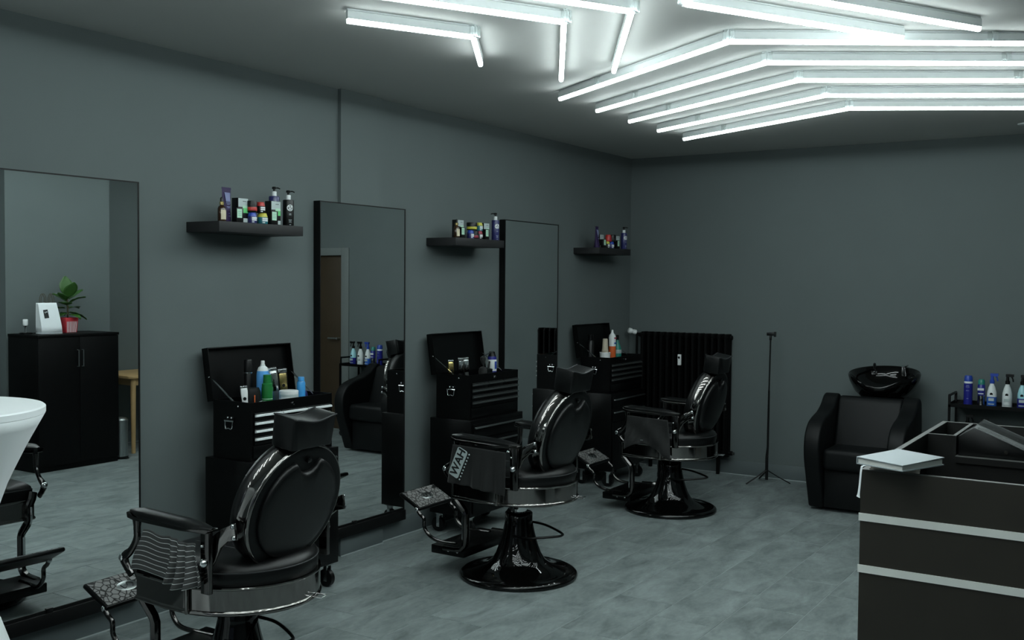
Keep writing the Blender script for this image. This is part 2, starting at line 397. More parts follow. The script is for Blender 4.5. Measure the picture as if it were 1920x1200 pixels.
# ------------------------------------------------------------------ floating shelves
def shelf(y0, label):
    return tag(MB().box(0.001, 0.235, y0, y0+0.56, 1.83, 1.88).build('floating_shelf', 'shelf_black', bevel=0.0015), label, 'shelf', 'black floating shelves')
SH = [3.359, 5.275, 7.212]
shelf(SH[0], 'black floating shelf between leftmost and middle mirrors')
shelf(SH[1], 'black floating shelf between middle and far mirrors')
shelf(SH[2], 'black floating shelf nearest the room corner')
ZS = 1.881
GP = 'grooming products on the wall shelves'
def dropper(x, y, label):
    t = thing('dropper_bottle', label, 'bottle', (x, y, ZS), 0, GP)
    MB().lathe([(0.001, 0), (0.018, 0), (0.0195, 0.004), (0.0195, 0.060), (0.016, 0.070), (0.0085, 0.076), (0.0085, 0.080)], 20).build('bottle_body', 'amber', t)
    MB().lathe([(0.0105, 0.078), (0.0108, 0.092), (0.010, 0.093)], 18).build('collar', 'gold', t)
    MB().lathe([(0.008, 0.093), (0.0075, 0.108), (0.004, 0.115), (0.001, 0.116)], 16).build('dropper_bulb', 'black_plastic', t)
    MB().prism([(0.0202*math.cos(a), 0.0202*math.sin(a)) for a in [i*0.2-0.9 for i in range(10)]]+[(0.0196*math.cos(a), 0.0196*math.sin(a)) for a in [0.9-i*0.2 for i in range(10)]], 0.008, 0.054, 'z').build('paper_label', 'label_cream', t)
def squeeze_tube(x, y, label, h=0.168, w=0.031, rz=0.1):
    t = thing('squeeze_tube', label, 'tube', (x, y, ZS), rz, GP)
    rings = []
    for i in range(9):
        s = i/8; a = 0.019*(1-s)+0.002*s; b = 0.024*(1-s)+w*s; z = 0.018+s*(h-0.026)
        rings.append([(a*math.cos(2*PI*j/24), b*math.sin(2*PI*j/24), z) for j in range(24)])
    MB().loft(rings).box(-0.0012, 0.0012, -w, w, h-0.009, h).build('tube_body', 'purple', t, ang=50)
    MB().lathe([(0.001, 0), (0.021, 0), (0.022, 0.003), (0.022, 0.018), (0.001, 0.0185)], 22).build('screw_cap', 'purple', t)
    MB().grid(lambda u, v: (0.019*(1-(0.55+0.33*v))+0.0035, (u-0.5)*(0.030+0.010*v), 0.018+(0.55+0.33*v)*(h-0.026)), 6, 4).build('printed_emblem', 'lavender_print', t, solid=0.0006)
    for i, (z, wd) in enumerate([(0.092, 0.030), (0.086, 0.020), (0.074, 0.024), (0.069, 0.016), (0.042, 0.006), (0.028, 0.014)]):
        s = (z-0.018)/(h-0.026); MB().box(0.019*(1-s)+0.0022, 0.019*(1-s)+0.0034, -wd/2, wd/2, z-0.0016, z+0.0016).build('print_line', 'lavender_print', t, flat=True)
def tall_carton(x, y, label, h=0.122, grey='label_grey', w=0.066):
    t = thing('product_carton', label, 'carton', (x, y, ZS), 0, GP); d = 0.045; hw = w/2
    MB().box(-d/2, d/2, -hw, hw, 0, h).build('carton_box', 'black_plastic', t, bevel=0.001)
    f = d/2
    MB().box(f, f+0.0005, -hw*0.94, hw*0.96, h*0.64, h*0.985).build('printed_panel', grey, t, flat=True)
    MB().box(f, f+0.0006, -hw*0.10, hw*0.96, h*0.40, h*0.70).build('printed_square', 'mint', t, flat=True)
    MB().box(f, f+0.0007, -hw*0.10, hw*0.96, h*0.60, h*0.70).build('printed_square', 'mint_pale', t, flat=True)
    MB().box(f, f+0.0005, -hw*0.94, hw*0.96, h*0.03, h*0.19).build('printed_band', grey, t, flat=True)
    MB().box(f+0.0005, f+0.0009, -hw*0.1, hw*0.6, h*0.86, h*0.88).build('print_line', 'black_ink', t, flat=True)
def small_carton(x, y, label, h=0.068):
    t = thing('small_carton', label, 'carton', (x, y, ZS), 0, GP); w = 0.022
    MB().box(-0.014, 0.014, -w, w, 0, h).build('carton_box', 'black_plastic', t, bevel=0.001)
    MB().box(0.014, 0.0145, -w*0.85, w*0.55, h*0.30, h*0.93).build('printed_panel', 'mint_pale', t, flat=True)
    for k in range(3): MB().box(0.0145, 0.0149, -w*0.6, w*0.35, h*(0.48+0.13*k), h*(0.50+0.13*k)).build('print_line', 'teal_green', t, flat=True)
def jar(x, y, z, body, lid, label, r=0.0235, h=0.054, lblcol='label_white'):
    t = thing('pomade_jar', label, 'jar', (x, y, z), 0, GP)
    MB().lathe([(0.001, 0), (r*0.96, 0), (r, 0.003), (r, h*0.60), (r*0.97, h*0.63)], 26).build('jar_body', body, t)
    MB().lathe([(r*0.98, h*0.63), (r*0.97, h*0.68), (r*0.80, h*0.94), (r*0.74, h), (0.001, h)], 26).build('lid', lid, t)
    arc = [(-0.75+i*0.17) for i in range(10)]
    for k, (z0, z1) in enumerate([(0.40, 0.55), (0.24, 0.36), (0.08, 0.16)]):
        a0 = arc if k < 2 else arc[:4]
        poly = [((r+0.0005)*math.cos(a), (r+0.0005)*math.sin(a)) for a in a0]+[((r-0.0005)*math.cos(a), (r-0.0005)*math.sin(a)) for a in reversed(a0)]
        MB().prism(poly, h*z0, h*z1, 'z').build('print_line', lblcol, t)
def band_jar(x, y, z, band, label, r=0.0245, h=0.056):
    t = thing('pomade_jar', label, 'jar', (x, y, z), 0, GP)
    MB().lathe([(0.001, 0), (r*0.95, 0), (r, 0.003), (r, h*0.5), (r*0.98, h*0.52), (r*0.98, h*0.55), (r*1.03, h*0.56), (r*1.03, h*0.97), (r, h), (0.001, h)], 26).build('jar_body', 'black_plastic', t)
    MB().lathe([(r*1.005, h*0.14), (r*1.012, h*0.15), (r*1.012, h*0.44), (r*1.005, h*0.45)], 26).build('colour_band', band, t)
def pump(x, y, mat, label, h=0.135, r=0.0285, spout=0.6, emblem=True):
    t = thing('pump_bottle', label, 'bottle', (x, y, ZS), 0, GP)
    MB().lathe([(0.001, 0), (r*0.95, 0), (r, 0.004), (r, h-0.006), (r*0.93, h), (0.012, h+0.002)], 28).build('bottle_body', mat, t)
    MB().lathe([(0.0125, h+0.002), (0.0125, h+0.024), (0.010, h+0.026)], 18).build('collar', 'alu_white', t)
    e = Vector((math.cos(spout), math.sin(spout), 0))*0.032
    MB().cyl((0, 0, h+0.026), (0, 0, h+0.047), 0.006).lathe([(0.011, h+0.038), (0.012, h+0.046), (0.009, h+0.050), (0.001, h+0.051)], 16).tube([(0, 0, h+0.045), tuple(e*0.7+Vector((0, 0, h+0.045))), tuple(e+Vector((0, 0, h+0.041)))], 0.0035).build('pump_head', 'black_plastic', t)
    if emblem:
        a = -0.45
        def P(u, v, rr=r+0.0006): th = a+u/r; return (rr*math.cos(th), rr*math.sin(th), h*0.69+v)
        ring = []
        m = MB(); n = 28
        m.loft([[P(q*math.cos(2*PI*i/n), q*math.sin(2*PI*i/n), rr) for i in range(n)] for q, rr in ((0.0125, r+0.0002), (0.0165, r+0.0002), (0.0165, r+0.0009), (0.0125, r+0.0009))], False, None, True)
        m.build('round_emblem', 'label_white', t)
        for (u0, u1, v0, v1) in [(-0.009, -0.002, 0.001, 0.009), (0.001, 0.009, 0.001, 0.008), (-0.008, 0.007, -0.009, -0.002)]:
            MB().loft([[P(u0, v0), P(u1, v0), P(u1, v1), P(u0, v1)], [P(u0, v0, r+0.0012), P(u1, v0, r+0.0012), P(u1, v1, r+0.0012), P(u0, v1, r+0.0012)]]).build('emblem_mark', 'label_white', t)
        for (v, w) in [(-0.030, 0.010), (-0.036, 0.012), (-0.062, 0.016), (-0.068, 0.012), (-0.074, 0.014), (-0.086, 0.008)]:
            MB().loft([[P(-w/2, v-0.001), P(w/2, v-0.001), P(w/2, v+0.001), P(-w/2, v+0.001)], [P(-w/2, v-0.001, r+0.0012), P(w/2, v-0.001, r+0.0012), P(w/2, v+0.001, r+0.0012), P(-w/2, v+0.001, r+0.0012)]]).build('print_line', 'label_grey', t)
# shelf one
dropper(0.20, 3.405, 'amber dropper bottle with cream label at left end of nearest shelf')
squeeze_tube(0.165, 3.465, 'purple squeeze tube standing on its cap on nearest shelf')
tall_carton(0.165, 3.552, 'black, grey and green carton beside purple tube on nearest shelf')
small_carton(0.214, 3.495, 'small black carton in front of purple tube, nearest shelf')
jar(0.195, 3.603, ZS, 'navy', 'royal_blue', 'navy jar with bright blue lid, bottom row of nearest shelf')
jar(0.195, 3.672, ZS, 'teal', 'yellow', 'teal jar with yellow lid on nearest shelf', 0.0265)
band_jar(0.195, 3.603, ZS+0.0545, 'red', 'black jar with red band stacked on navy jar, nearest shelf')
jar(0.195, 3.660, ZS+0.0545, 'black_plastic', 'red', 'black jar with red lid stacked on teal jar, nearest shelf', 0.022)
tall_carton(0.165, 3.772, 'black, grey and green carton beside black pump bottle, nearest shelf')
small_carton(0.214, 3.725, 'small black carton right of teal jar, nearest shelf')
pump(0.090, 3.855, 'navy', 'navy pump bottle behind carton on nearest shelf', 0.156, emblem=False, spout=1.2)
pump(0.175, 3.872, 'black_plastic', 'black pump bottle with round white emblem on nearest shelf', spout=0.9)
# shelf two
dropper(0.205, 5.325, 'amber dropper bottle at left end of middle shelf')
tall_carton(0.150, 5.415, 'black and grey carton beside dropper bottle on middle shelf', 0.118)
small_carton(0.205, 5.380, 'small black carton beside dropper bottle on middle shelf')
jar(0.190, 5.500, ZS, 'navy', 'royal_blue', 'navy jar with blue lid on middle shelf')
jar(0.190, 5.600, ZS, 'black_plastic', 'wine', 'black jar with wine red lid on middle shelf')
band_jar(0.190, 5.551, ZS, 'wine', 'black jar with wine red band on middle shelf', 0.0235, 0.050)
band_jar(0.190, 5.515, ZS+0.0545, 'yellow', 'black jar with yellow band stacked on middle shelf', 0.034, 0.050)
jar(0.190, 5.600, ZS+0.0545, 'teal', 'yellow', 'teal jar with yellow lid stacked on middle shelf')
tall_carton(0.150, 5.712, 'black and grey carton beside navy pump bottle on middle shelf', 0.112)
small_carton(0.205, 5.655, 'small black carton right of wine red jars, middle shelf')
pump(0.190, 5.793, 'navy', 'navy pump bottle with white emblem at right end of middle shelf', spout=-2.2, r=0.026)
# shelf three
squeeze_tube(0.175, 7.280, 'dark purple squeeze tube at left end of corner shelf')
tall_carton(0.150, 7.370, 'black and grey carton beside purple tube on corner shelf', 0.108)
small_carton(0.205, 7.340, 'small black carton beside purple tube on corner shelf')
jar(0.190, 7.430, ZS, 'black_plastic', 'yellow', 'black jar with yellow lid on corner shelf')
jar(0.190, 7.500, ZS, 'navy', 'royal_blue', 'navy jar with blue lid on corner shelf', 0.026)
jar(0.190, 7.450, ZS+0.0545, 'red', 'red', 'red jar stacked on yellow lidded jar, corner shelf', 0.026, lblcol='wine')
band_jar(0.190, 7.520, ZS+0.0545, 'black_ink', 'plain black jar stacked on blue lidded jar, corner shelf', 0.030)
small_carton(0.205, 7.580, 'small black carton right of the jars on corner shelf')
tall_carton(0.150, 7.655, 'black and grey carton beside navy pump bottle on corner shelf', 0.108)
pump(0.190, 7.733, 'navy', 'navy pump bottle with white emblem on corner shelf', spout=0.4, r=0.026)

# ------------------------------------------------------------------ tool chests on rolling cabinets
ZC = 0.735
def make_cabinet(loc, label):
    t = thing('rolling_tool_cabinet', label, 'tool cabinet', loc, 0, 'black rolling tool cabinets'); hw, x0, x1, zb = 0.305, -0.165, 0.150, 0.125
    MB().box(x0, x1, -hw, hw, zb, ZC-0.001).build('cabinet_body', 'black_metal', t, bevel=0.003)
    zs = [(ZC-0.115, ZC-0.025), (ZC-0.215, ZC-0.125)]
    for a, b in zs:
        d = MB().box(x1, x1+0.010, -hw+0.022, hw-0.022, a, b).build('drawer', 'black_metal', t, bevel=0.002)
        MB().box(x1+0.010, x1+0.022, -hw+0.03, hw-0.03, b-0.030, b-0.019).build('drawer_handle', 'steel_brushed', d, bevel=0.003)
    d = MB().box(x1, x1+0.010, -hw+0.022, hw-0.022, zb+0.02, ZC-0.228).build('door', 'black_metal', t, bevel=0.002)
    MB().box(x1+0.010, x1+0.020, -0.05, 0.05, ZC-0.26, ZC-0.245).build('door_handle', 'steel_brushed', d, bevel=0.003)
    for sx in (x0+0.045, x1-0.035):
        for sy in (-hw+0.045, hw-0.045):
            c = MB().box(sx-0.022, sx+0.022, sy-0.020, sy+0.020, zb-0.010, zb).box(sx-0.012, sx+0.010, sy-0.018, sy-0.015, 0.03, zb-0.008).box(sx-0.012, sx+0.010, sy+0.015, sy+0.018, 0.03, zb-0.008).build('caster_fork', 'chrome', t)
            MB().cyl((sx-0.006, sy-0.013, 0.046), (sx-0.006, sy+0.013, 0.046), 0.046, None, 24).build('wheel', 'black_plastic', c)
    return t
def make_chest(loc, label, bright):
    hm = 'alu_white' if bright else 'steel_brushed'
    t = thing('tool_chest', label, 'tool chest', loc, 0, 'black tool chests with open lids'); hw, x0, x1, h = 0.28, -0.13, 0.13, 0.28
    m = MB(); w = 0.006
    m.box(x0, x1, -hw, hw, 0, h-0.075)
    m.box(x0, x0+w, -hw, hw, h-0.075, h).box(x1-w, x1, -hw, hw, h-0.075, h).box(x0+w, x1-w, -hw, -hw+w, h-0.075, h).box(x0+w, x1-w, hw-w, hw, h-0.075, h)
    m.build('chest_body', 'black_metal', t)
    rows = [(0.195, 0.228), (0.157, 0.190), (0.119, 0.152), (0.076, 0.114)]
    for i, (a, b) in enumerate(rows):
        segs = [(-hw+0.018, -hw/3+0.005), (-hw/3+0.008, hw/3-0.008), (hw/3-0.005, hw-0.018)] if i == 0 else [(-hw+0.018, hw-0.018)]
        for s0, s1 in segs:
            d = MB().box(x1, x1+0.008, s0, s1, a, b).build('drawer', 'black_metal', t, bevel=0.0015)
            MB().prism([(x1+0.008, b-0.018), (x1+0.021, b-0.016), (x1+0.021, b-0.009), (x1+0.016, b-0.006), (x1+0.008, b-0.006)], s0+0.001, s1-0.001, 'y').build('drawer_handle', hm, d)
            MB().box(x1+0.008, x1+0.0105, s0+0.001, s1-0.001, b-0.0025, b-0.0003).build('edge_highlight', 'steel_brushed', d)  # thin bright strip standing in for the highlight along the drawer edge
    MB().box(x1, x1+0.006, -hw+0.012, hw-0.012, 0.012, 0.070).build('front_panel', 'black_metal', t, bevel=0.0015)
    MB().cyl((x1, 0.0, 0.252), (x1+0.007, 0.0, 0.252), 0.009, 0.008, 18).build('lock', 'chrome', t)
    # side bail handles
    for s in (-1, 1):
        y = s*hw
        p = MB().box(-0.036, 0.020, min(y, y+s*0.003), max(y, y+s*0.003), 0.178, 0.206).build('handle_plate', 'black_metal', t, bevel=0.003)
        for bx in (-0.020, 0.004): MB().sphere((bx, y+s*0.006, 0.200), 0.006, 10).build('bolt', 'chrome', p)
        MB().tube([(-0.040, y+s*0.009, 0.184), (0.024, y+s*0.009, 0.184)], 0.005).build('hinge_bar', 'chrome', p)
        MB().tube(crv([(-0.034, y+s*0.010, 0.184), (-0.032, y+s*0.013, 0.160), (-0.026, y+s*0.014, 0.146), (-0.008, y+s*0.014, 0.150), (0.010, y+s*0.014, 0.146), (0.016, y+s*0.013, 0.160), (0.018, y+s*0.010, 0.184)], 4), 0.0032).build('bail_handle', 'chrome', p)
        MB().sphere((0.045, y+s*0.001, 0.258), 0.005, 10).build('rivet', 'chrome', t)
    # lid standing open, leaning to the wall
    X = Matrix.Translation((x0+0.002, 0, h-0.008)) @ Matrix.Rotation(math.radians(-9), 4, 'Y')
    m = MB(); L = 0.262; dp = 0.042
    m.box(-dp, -dp+0.004, -hw-0.002, hw+0.002, 0, L, X).box(-dp, 0, -hw-0.002, -hw+0.003, 0, L, X).box(-dp, 0, hw-0.003, hw+0.002, 0, L, X).box(-dp, 0, -hw+0.003, hw-0.003, L-0.005, L, X)
    lid = m.build('lid', 'black_metal', t)
    for s in (-1, 1):
        a = X @ Vector((-0.010, s*(hw-0.010), 0.115)); b = Vector((0.012, s*(hw-0.012), h-0.012))
        MB().tube([a, b], 0.0062, 6, sq=(0.3, 1)).build('lid_stay', 'chrome', lid)
        MB().sphere(X @ Vector((-0.012, s*(hw+0.003), 0.118)), 0.004, 8).build('rivet', 'chrome', lid)
    return t
CY = [3.700, 5.513, 7.415]
NEAR = ['nearest the camera, behind the first barber chair', 'in the middle, behind the second barber chair', 'furthest from camera, beside the radiator']
for k in range(3):
    make_cabinet((0.255, CY[k], 0), 'black rolling tool cabinet '+NEAR[k])
    make_chest((0.25, CY[k], ZC), 'black tool chest with open lid '+NEAR[k], k == 0)
ZT = ZC+0.205+0.001
GT = 'barber supplies in the tool chests'
def can(x, y, prof, mats, label, name='spray_can', cat='spray can', z=None, group=GT, n=22):
    t = thing(name, label, cat, (x, y, ZT if z is None else z), 0, group)
    for pr, (pn, mt) in zip(prof, mats): MB().lathe(pr, n).build(pn, mt, t)
    return t
def clipper(x, y, tilt, yaw, body, face, label, h=0.20, s=1.0):
    t = thing('hair_clipper', label, 'hair clipper', (x, y, ZT), yaw, GT)
    X = Matrix.Translation((0, 0, 0.002)) @ Matrix.Rotation(tilt, 4, 'X') @ Matrix.Scale(s, 4)
    rings = []
    for z, a, b in [(0, 0.014, 0.016), (0.02, 0.017, 0.019), (0.09, 0.016, 0.018), (0.135, 0.018, 0.022), (0.165, 0.017, 0.023), (0.182, 0.010, 0.022)]:
        rings.append([X @ Vector((a*math.copysign(abs(math.cos(u))**0.7, math.cos(u)), b*math.copysign(abs(math.sin(u))**0.7, math.sin(u)), z)) for u in [2*PI*i/20 for i in range(20)]])
    MB().loft(rings).build('clipper_body', body, t)
    MB().box(0.0160, 0.0205, -0.0185, 0.0185, 0.088, 0.176, X).build('face_plate', face, t, bevel=0.0025)
    MB().cyl(X @ Vector((0.019, 0, 0.115)), X @ Vector((0.0225, 0, 0.115)), 0.008).build('dial', 'black_plastic', t)
    MB().box(-0.006, 0.006, -0.023, 0.023, 0.180, 0.196, X).build('blade', 'silver', t, bevel=0.001)
    m = MB()
    for i in range(9): m.box(-0.004, 0.004, -0.022+i*0.005, -0.0195+i*0.005, 0.195, 0.202, X)
    o = m.build('blade_teeth', 'silver', t); o['kind'] = 'stuff'
# --- chest one
y = CY[0]
clipper(0.30, 3.465, 0.08, -0.7, 'white_gloss', 'white_gloss', 'white hair clipper at left of nearest tool chest', s=0.74)
def holder():
    t = thing('clipper_holster', 'dark leather holster between white clipper and green can', 'holster', (0.270, 3.530, ZT), 0.2, GT)
    MB().loft([[(a*math.cos(u), b*math.sin(u), z) for u in [2*PI*i/20 for i in range(20)]] for z, a, b in [(0, 0.036, 0.045), (0.06, 0.040, 0.052), (0.11, 0.036, 0.052), (0.13, 0.028, 0.044)]]).build('holster_body', 'leather_matte', t)
    MB().box(0.037, 0.041, -0.034, -0.029, 0.052, 0.10).build('orange_tag', 'orange', t, bevel=0.001)
    MB().sphere((0.036, -0.028, 0.045), 0.005).build('stud', 'chrome', t)
    MB().tube([(0.040, 0.0, 0.062), (0.040, 0.03, 0.066)], 0.003).build('clasp', 'steel_brushed', t)
holder()
R = 0.0262
can(0.175, 3.595, [[(0.001, 0), (R*0.8, 0), (R*0.8, 0.185), (0.017, 0.195)], [(R*0.82, 0.20), (R*0.82, 0.255), (R*0.7, 0.262), (0.001, 0.262)], [(R*0.81, 0.192), (R*0.81, 0.199)]],
    [('can_body', 'black_plastic'), ('cap', 'black_plastic'), ('collar_ring', 'silver')], 'tall black spray can against lid of nearest tool chest')
can(0.230, 3.640, [[(0.001, 0), (0.030, 0), (0.031, 0.004), (0.031, 0.185), (0.028, 0.205)], [(0.028, 0.205), (0.022, 0.222), (0.012, 0.230), (0.012, 0.236)], [(0.0095, 0.236), (0.0095, 0.252), (0.008, 0.256), (0.001, 0.256)]],
    [('can_body', 'sky_blue'), ('shoulder', 'label_white'), ('nozzle', 'white_gloss')], 'light blue spray can with white nozzle in nearest tool chest')
g = can(0.290, 3.612, [[(0.001, 0), (0.026, 0), (0.027, 0.004), (0.027, 0.125), (0.026, 0.132)], [(0.026, 0.132), (0.0255, 0.145), (0.020, 0.150), (0.0195, 0.162)], [(0.0195, 0.162), (0.019, 0.190), (0.001, 0.192)]],
    [('can_body', 'green'), ('shoulder', 'green'), ('cap', 'green')], 'dark green spray can in front of light blue can')
for zz in (0.072, 0.062, 0.030): MB().lathe([(0.0272, zz-0.0015), (0.0276, zz), (0.0272, zz+0.0015)], 22).build('print_line', 'mint_pale', g)
clipper(0.225, 3.745, 0.14, -0.75, 'steel_brushed', 'chrome', 'silver and black hair clipper standing in nearest tool chest', s=1.08)
clipper(0.215, 3.815, 0.10, -0.75, 'black_plastic', 'gold', 'gold hair clipper leaning beside the silver one', s=1.02)
can(0.305, 3.745, [[(0.001, 0), (0.048, 0), (0.048, 0.088), (0.046, 0.09)], [(0.0485, 0.090), (0.0485, 0.100), (0.046, 0.103), (0.001, 0.103)], [(0.0486, 0.072), (0.0488, 0.074), (0.0488, 0.084), (0.0486, 0.085)]],
    [('tub_body', 'white_gloss'), ('lid', 'white_gloss'), ('blue_stripe', 'label_grey')], 'round white tub at front of nearest tool chest', 'round_tub', 'tub', n=30)
can(0.270, 3.868, [[(0.001, 0), (0.0215, 0), (0.022, 0.003), (0.022, 0.128), (0.018, 0.138)], [(0.0165, 0.139), (0.0165, 0.158), (0.015, 0.160), (0.001, 0.160)]],
    [('bottle_body', 'bottle_blue'), ('cap', 'bottle_blue')], 'small blue bottle at right of nearest tool chest', 'small_bottle', 'bottle')
tag(MB().sphere((0.215, 3.935, ZT+0.045), 0.045, 14, (0.5, 0.8, 1)).build('powder_puff', 'navy'), 'dark blue puff behind the small blue bottle', 'puff', GT)
# --- chest two
clipper(0.205, 5.275, 0.03, -0.6, 'brass_gold', 'gold', 'gold hair clipper at left of middle tool chest', s=0.80)
clipper(0.240, 5.320, -0.03, -0.6, 'black_plastic', 'chrome', 'black clipper with chrome face in middle tool chest', s=0.86)
clipper(0.235, 5.405, 0.06, -0.6, 'steel_brushed', 'chrome', 'slim chrome trimmer beside black clipper in middle chest', s=0.85)
can(0.210, 5.735, [[(0.001, 0), (0.030, 0), (0.030, 0.150), (0.028, 0.158)], [(0.027, 0.158), (0.020, 0.178), (0.019, 0.190), (0.001, 0.192)], [(0.0303, 0.06), (0.0308, 0.062), (0.0308, 0.135), (0.0303, 0.137)]],
    [('can_body', 'deep_blue'), ('cap', 'black_plastic'), ('white_label', 'label_white')], 'can with white label and black cap in middle tool chest')
tag(MB().box(0.2408, 0.2418, 5.722, 5.742, ZT+0.075, ZT+0.125).build('blue_print', 'royal_blue', None, flat=True), 'blue mark printed on white can label, middle chest', 'print', GT)
def brush_cup():
    t = thing('brush_cup', 'dark cup of brushes and combs in middle tool chest', 'brush cup', (0.25, 5.60, ZT), 0, GT)
    MB().lathe([(0.001, 0), (0.040, 0), (0.046, 0.085), (0.043, 0.085), (0.036, 0.006), (0.001, 0.006)], 24).build('cup', 'glass_dark', t)
    MB().tube([(0.0, -0.02, 0.01), (0.01, -0.045, 0.150)], 0.004).build('brush_handle', 'steel_brushed', t)
    MB().lathe([(0.006, 0), (0.020, 0.035), (0.017, 0.05), (0.001, 0.052)], 16, Matrix.Translation((0.01, -0.046, 0.115))).build('brush_head', 'black_cloth', t)
    MB().tube([(0.0, 0.02, 0.01), (-0.01, 0.06, 0.13)], 0.006).build('comb_spine', 'black_plastic', t)
    MB().tube([(0.0, -0.05, 0.166), (0.0, 0.085, 0.196)], 0.0035, 6).build('shear_blade', 'chrome', t)
    MB().tube([(0.01, -0.015, 0.006), (0.0, -0.02, 0.175)], 0.004, 6).build('shear_handle', 'black_plastic', t)
brush_cup()
can(0.295, 5.50, [[(0.001, 0), (0.012, 0), (0.022, 0.03), (0.028, 0.075), (0.024, 0.098), (0.008, 0.108), (0.001, 0.109)]], [('brush_bristles', 'black_cloth')], 'low black neck brush at front of middle tool chest', 'neck_brush', 'brush')
# --- chest three
can(0.165, 7.215, [[(0.001, 0), (0.025, 0), (0.025, 0.190), (0.02, 0.2)], [(0.022, 0.2), (0.022, 0.245), (0.001, 0.248)]], [('can_body', 'black_plastic'), ('cap', 'black_metal')], 'tall black can against lid of furthest tool chest')
def cups():
    t = thing('paper_cup_stack', 'stack of tan paper cups on furthest tool chest', 'paper cups', (0.222, 7.355, ZT+0.091), 0, GT)
    MB().lathe([(0.001, 0.118), (0.018, 0.118), (0.0195, 0.115), (0.027, 0.0), (0.0262, 0.0), (0.001, 0.001)], 22).build('bottom_cup', 'tan_paper', t)
    for k in range(3): MB().lathe([(0.0278, 0.004+k*0.009), (0.029, 0.006+k*0.009), (0.0275, 0.009+k*0.009)], 22).build('cup_rim', 'tan_paper', t)
cups()
can(0.222, 7.355, [[(0.001, 0), (0.036, 0), (0.045, 0.098), (0.043, 0.100), (0.034, 0.088), (0.001, 0.089)]], [('bowl_body', 'white_gloss')], 'white bowl under the paper cups on furthest chest', 'white_bowl', 'bowl', n=28)
b3 = can(0.240, 7.445, [[(0.001, 0), (0.028, 0), (0.029, 0.003), (0.029, 0.145)], [(0.029, 0.145), (0.029, 0.215), (0.025, 0.236), (0.012, 0.250), (0.011, 0.256)], [(0.009, 0.256), (0.007, 0.276), (0.001, 0.278)]],
    [('lower_band', 'orange'), ('can_body', 'label_white'), ('nozzle', 'white_gloss')], 'white and orange spray can on furthest tool chest')
for zz, mt, q in ((0.212, 'wine', 0.0293), (0.170, 'cobalt', 0.0295)): MB().box(q-0.004, q+0.0006, -0.016, 0.014, zz-0.006, zz+0.006).build('print_line', mt, b3)
b4 = can(0.220, 7.575, [[(0.001, 0), (0.034, 0), (0.035, 0.004), (0.034, 0.12), (0.014, 0.175), (0.012, 0.19)], [(0.013, 0.19), (0.015, 0.225), (0.008, 0.23), (0.001, 0.231)], [(0.0350, 0.080), (0.0354, 0.082), (0.0352, 0.108), (0.0345, 0.110)]],
    [('bottle_body', 'teal_green'), ('trigger_head', 'black_plastic'), ('paper_label', 'label_grey')], 'dark green bottle beside orange spray can', 'spray_bottle', 'bottle')

# ------------------------------------------------------------------ barber chairs
def dplan(front, rear, hw, n=40):
    pts = []   # D plan: square front, round rear
    pts.append((front, hw*0.93)); pts.append((front*0.3, hw))
    for i in range(n+1):
        a = PI/2+PI*i/n
        pts.append((-0.02+(rear+0.02)*-1*math.cos(a)*-1 if False else -0.02-abs(math.cos(a))*(abs(rear)-0.02), hw*math.sin(a)))
    pts.append((front*0.3, -hw)); pts.append((front, -hw*0.93))
    return pts
def offset_loop(pts, d):
    k = len(pts); out = []
    for i in range(k):
        a, b, c = Vector(pts[i-1]), Vector(pts[i]), Vector(pts[(i+1) % k])
        n1 = Vector(((b-a).y, -(b-a).x)); n2 = Vector(((c-b).y, -(c-b).x))
        n1 = n1.normalized() if n1.length > 1e-9 else n2.normalized(); n2 = n2.normalized() if n2.length > 1e-9 else n1
        n = (n1+n2); n = n.normalized() if n.length > 1e-6 else n1
        out.append((b.x+n.x*d, b.y+n.y*d))
    return out
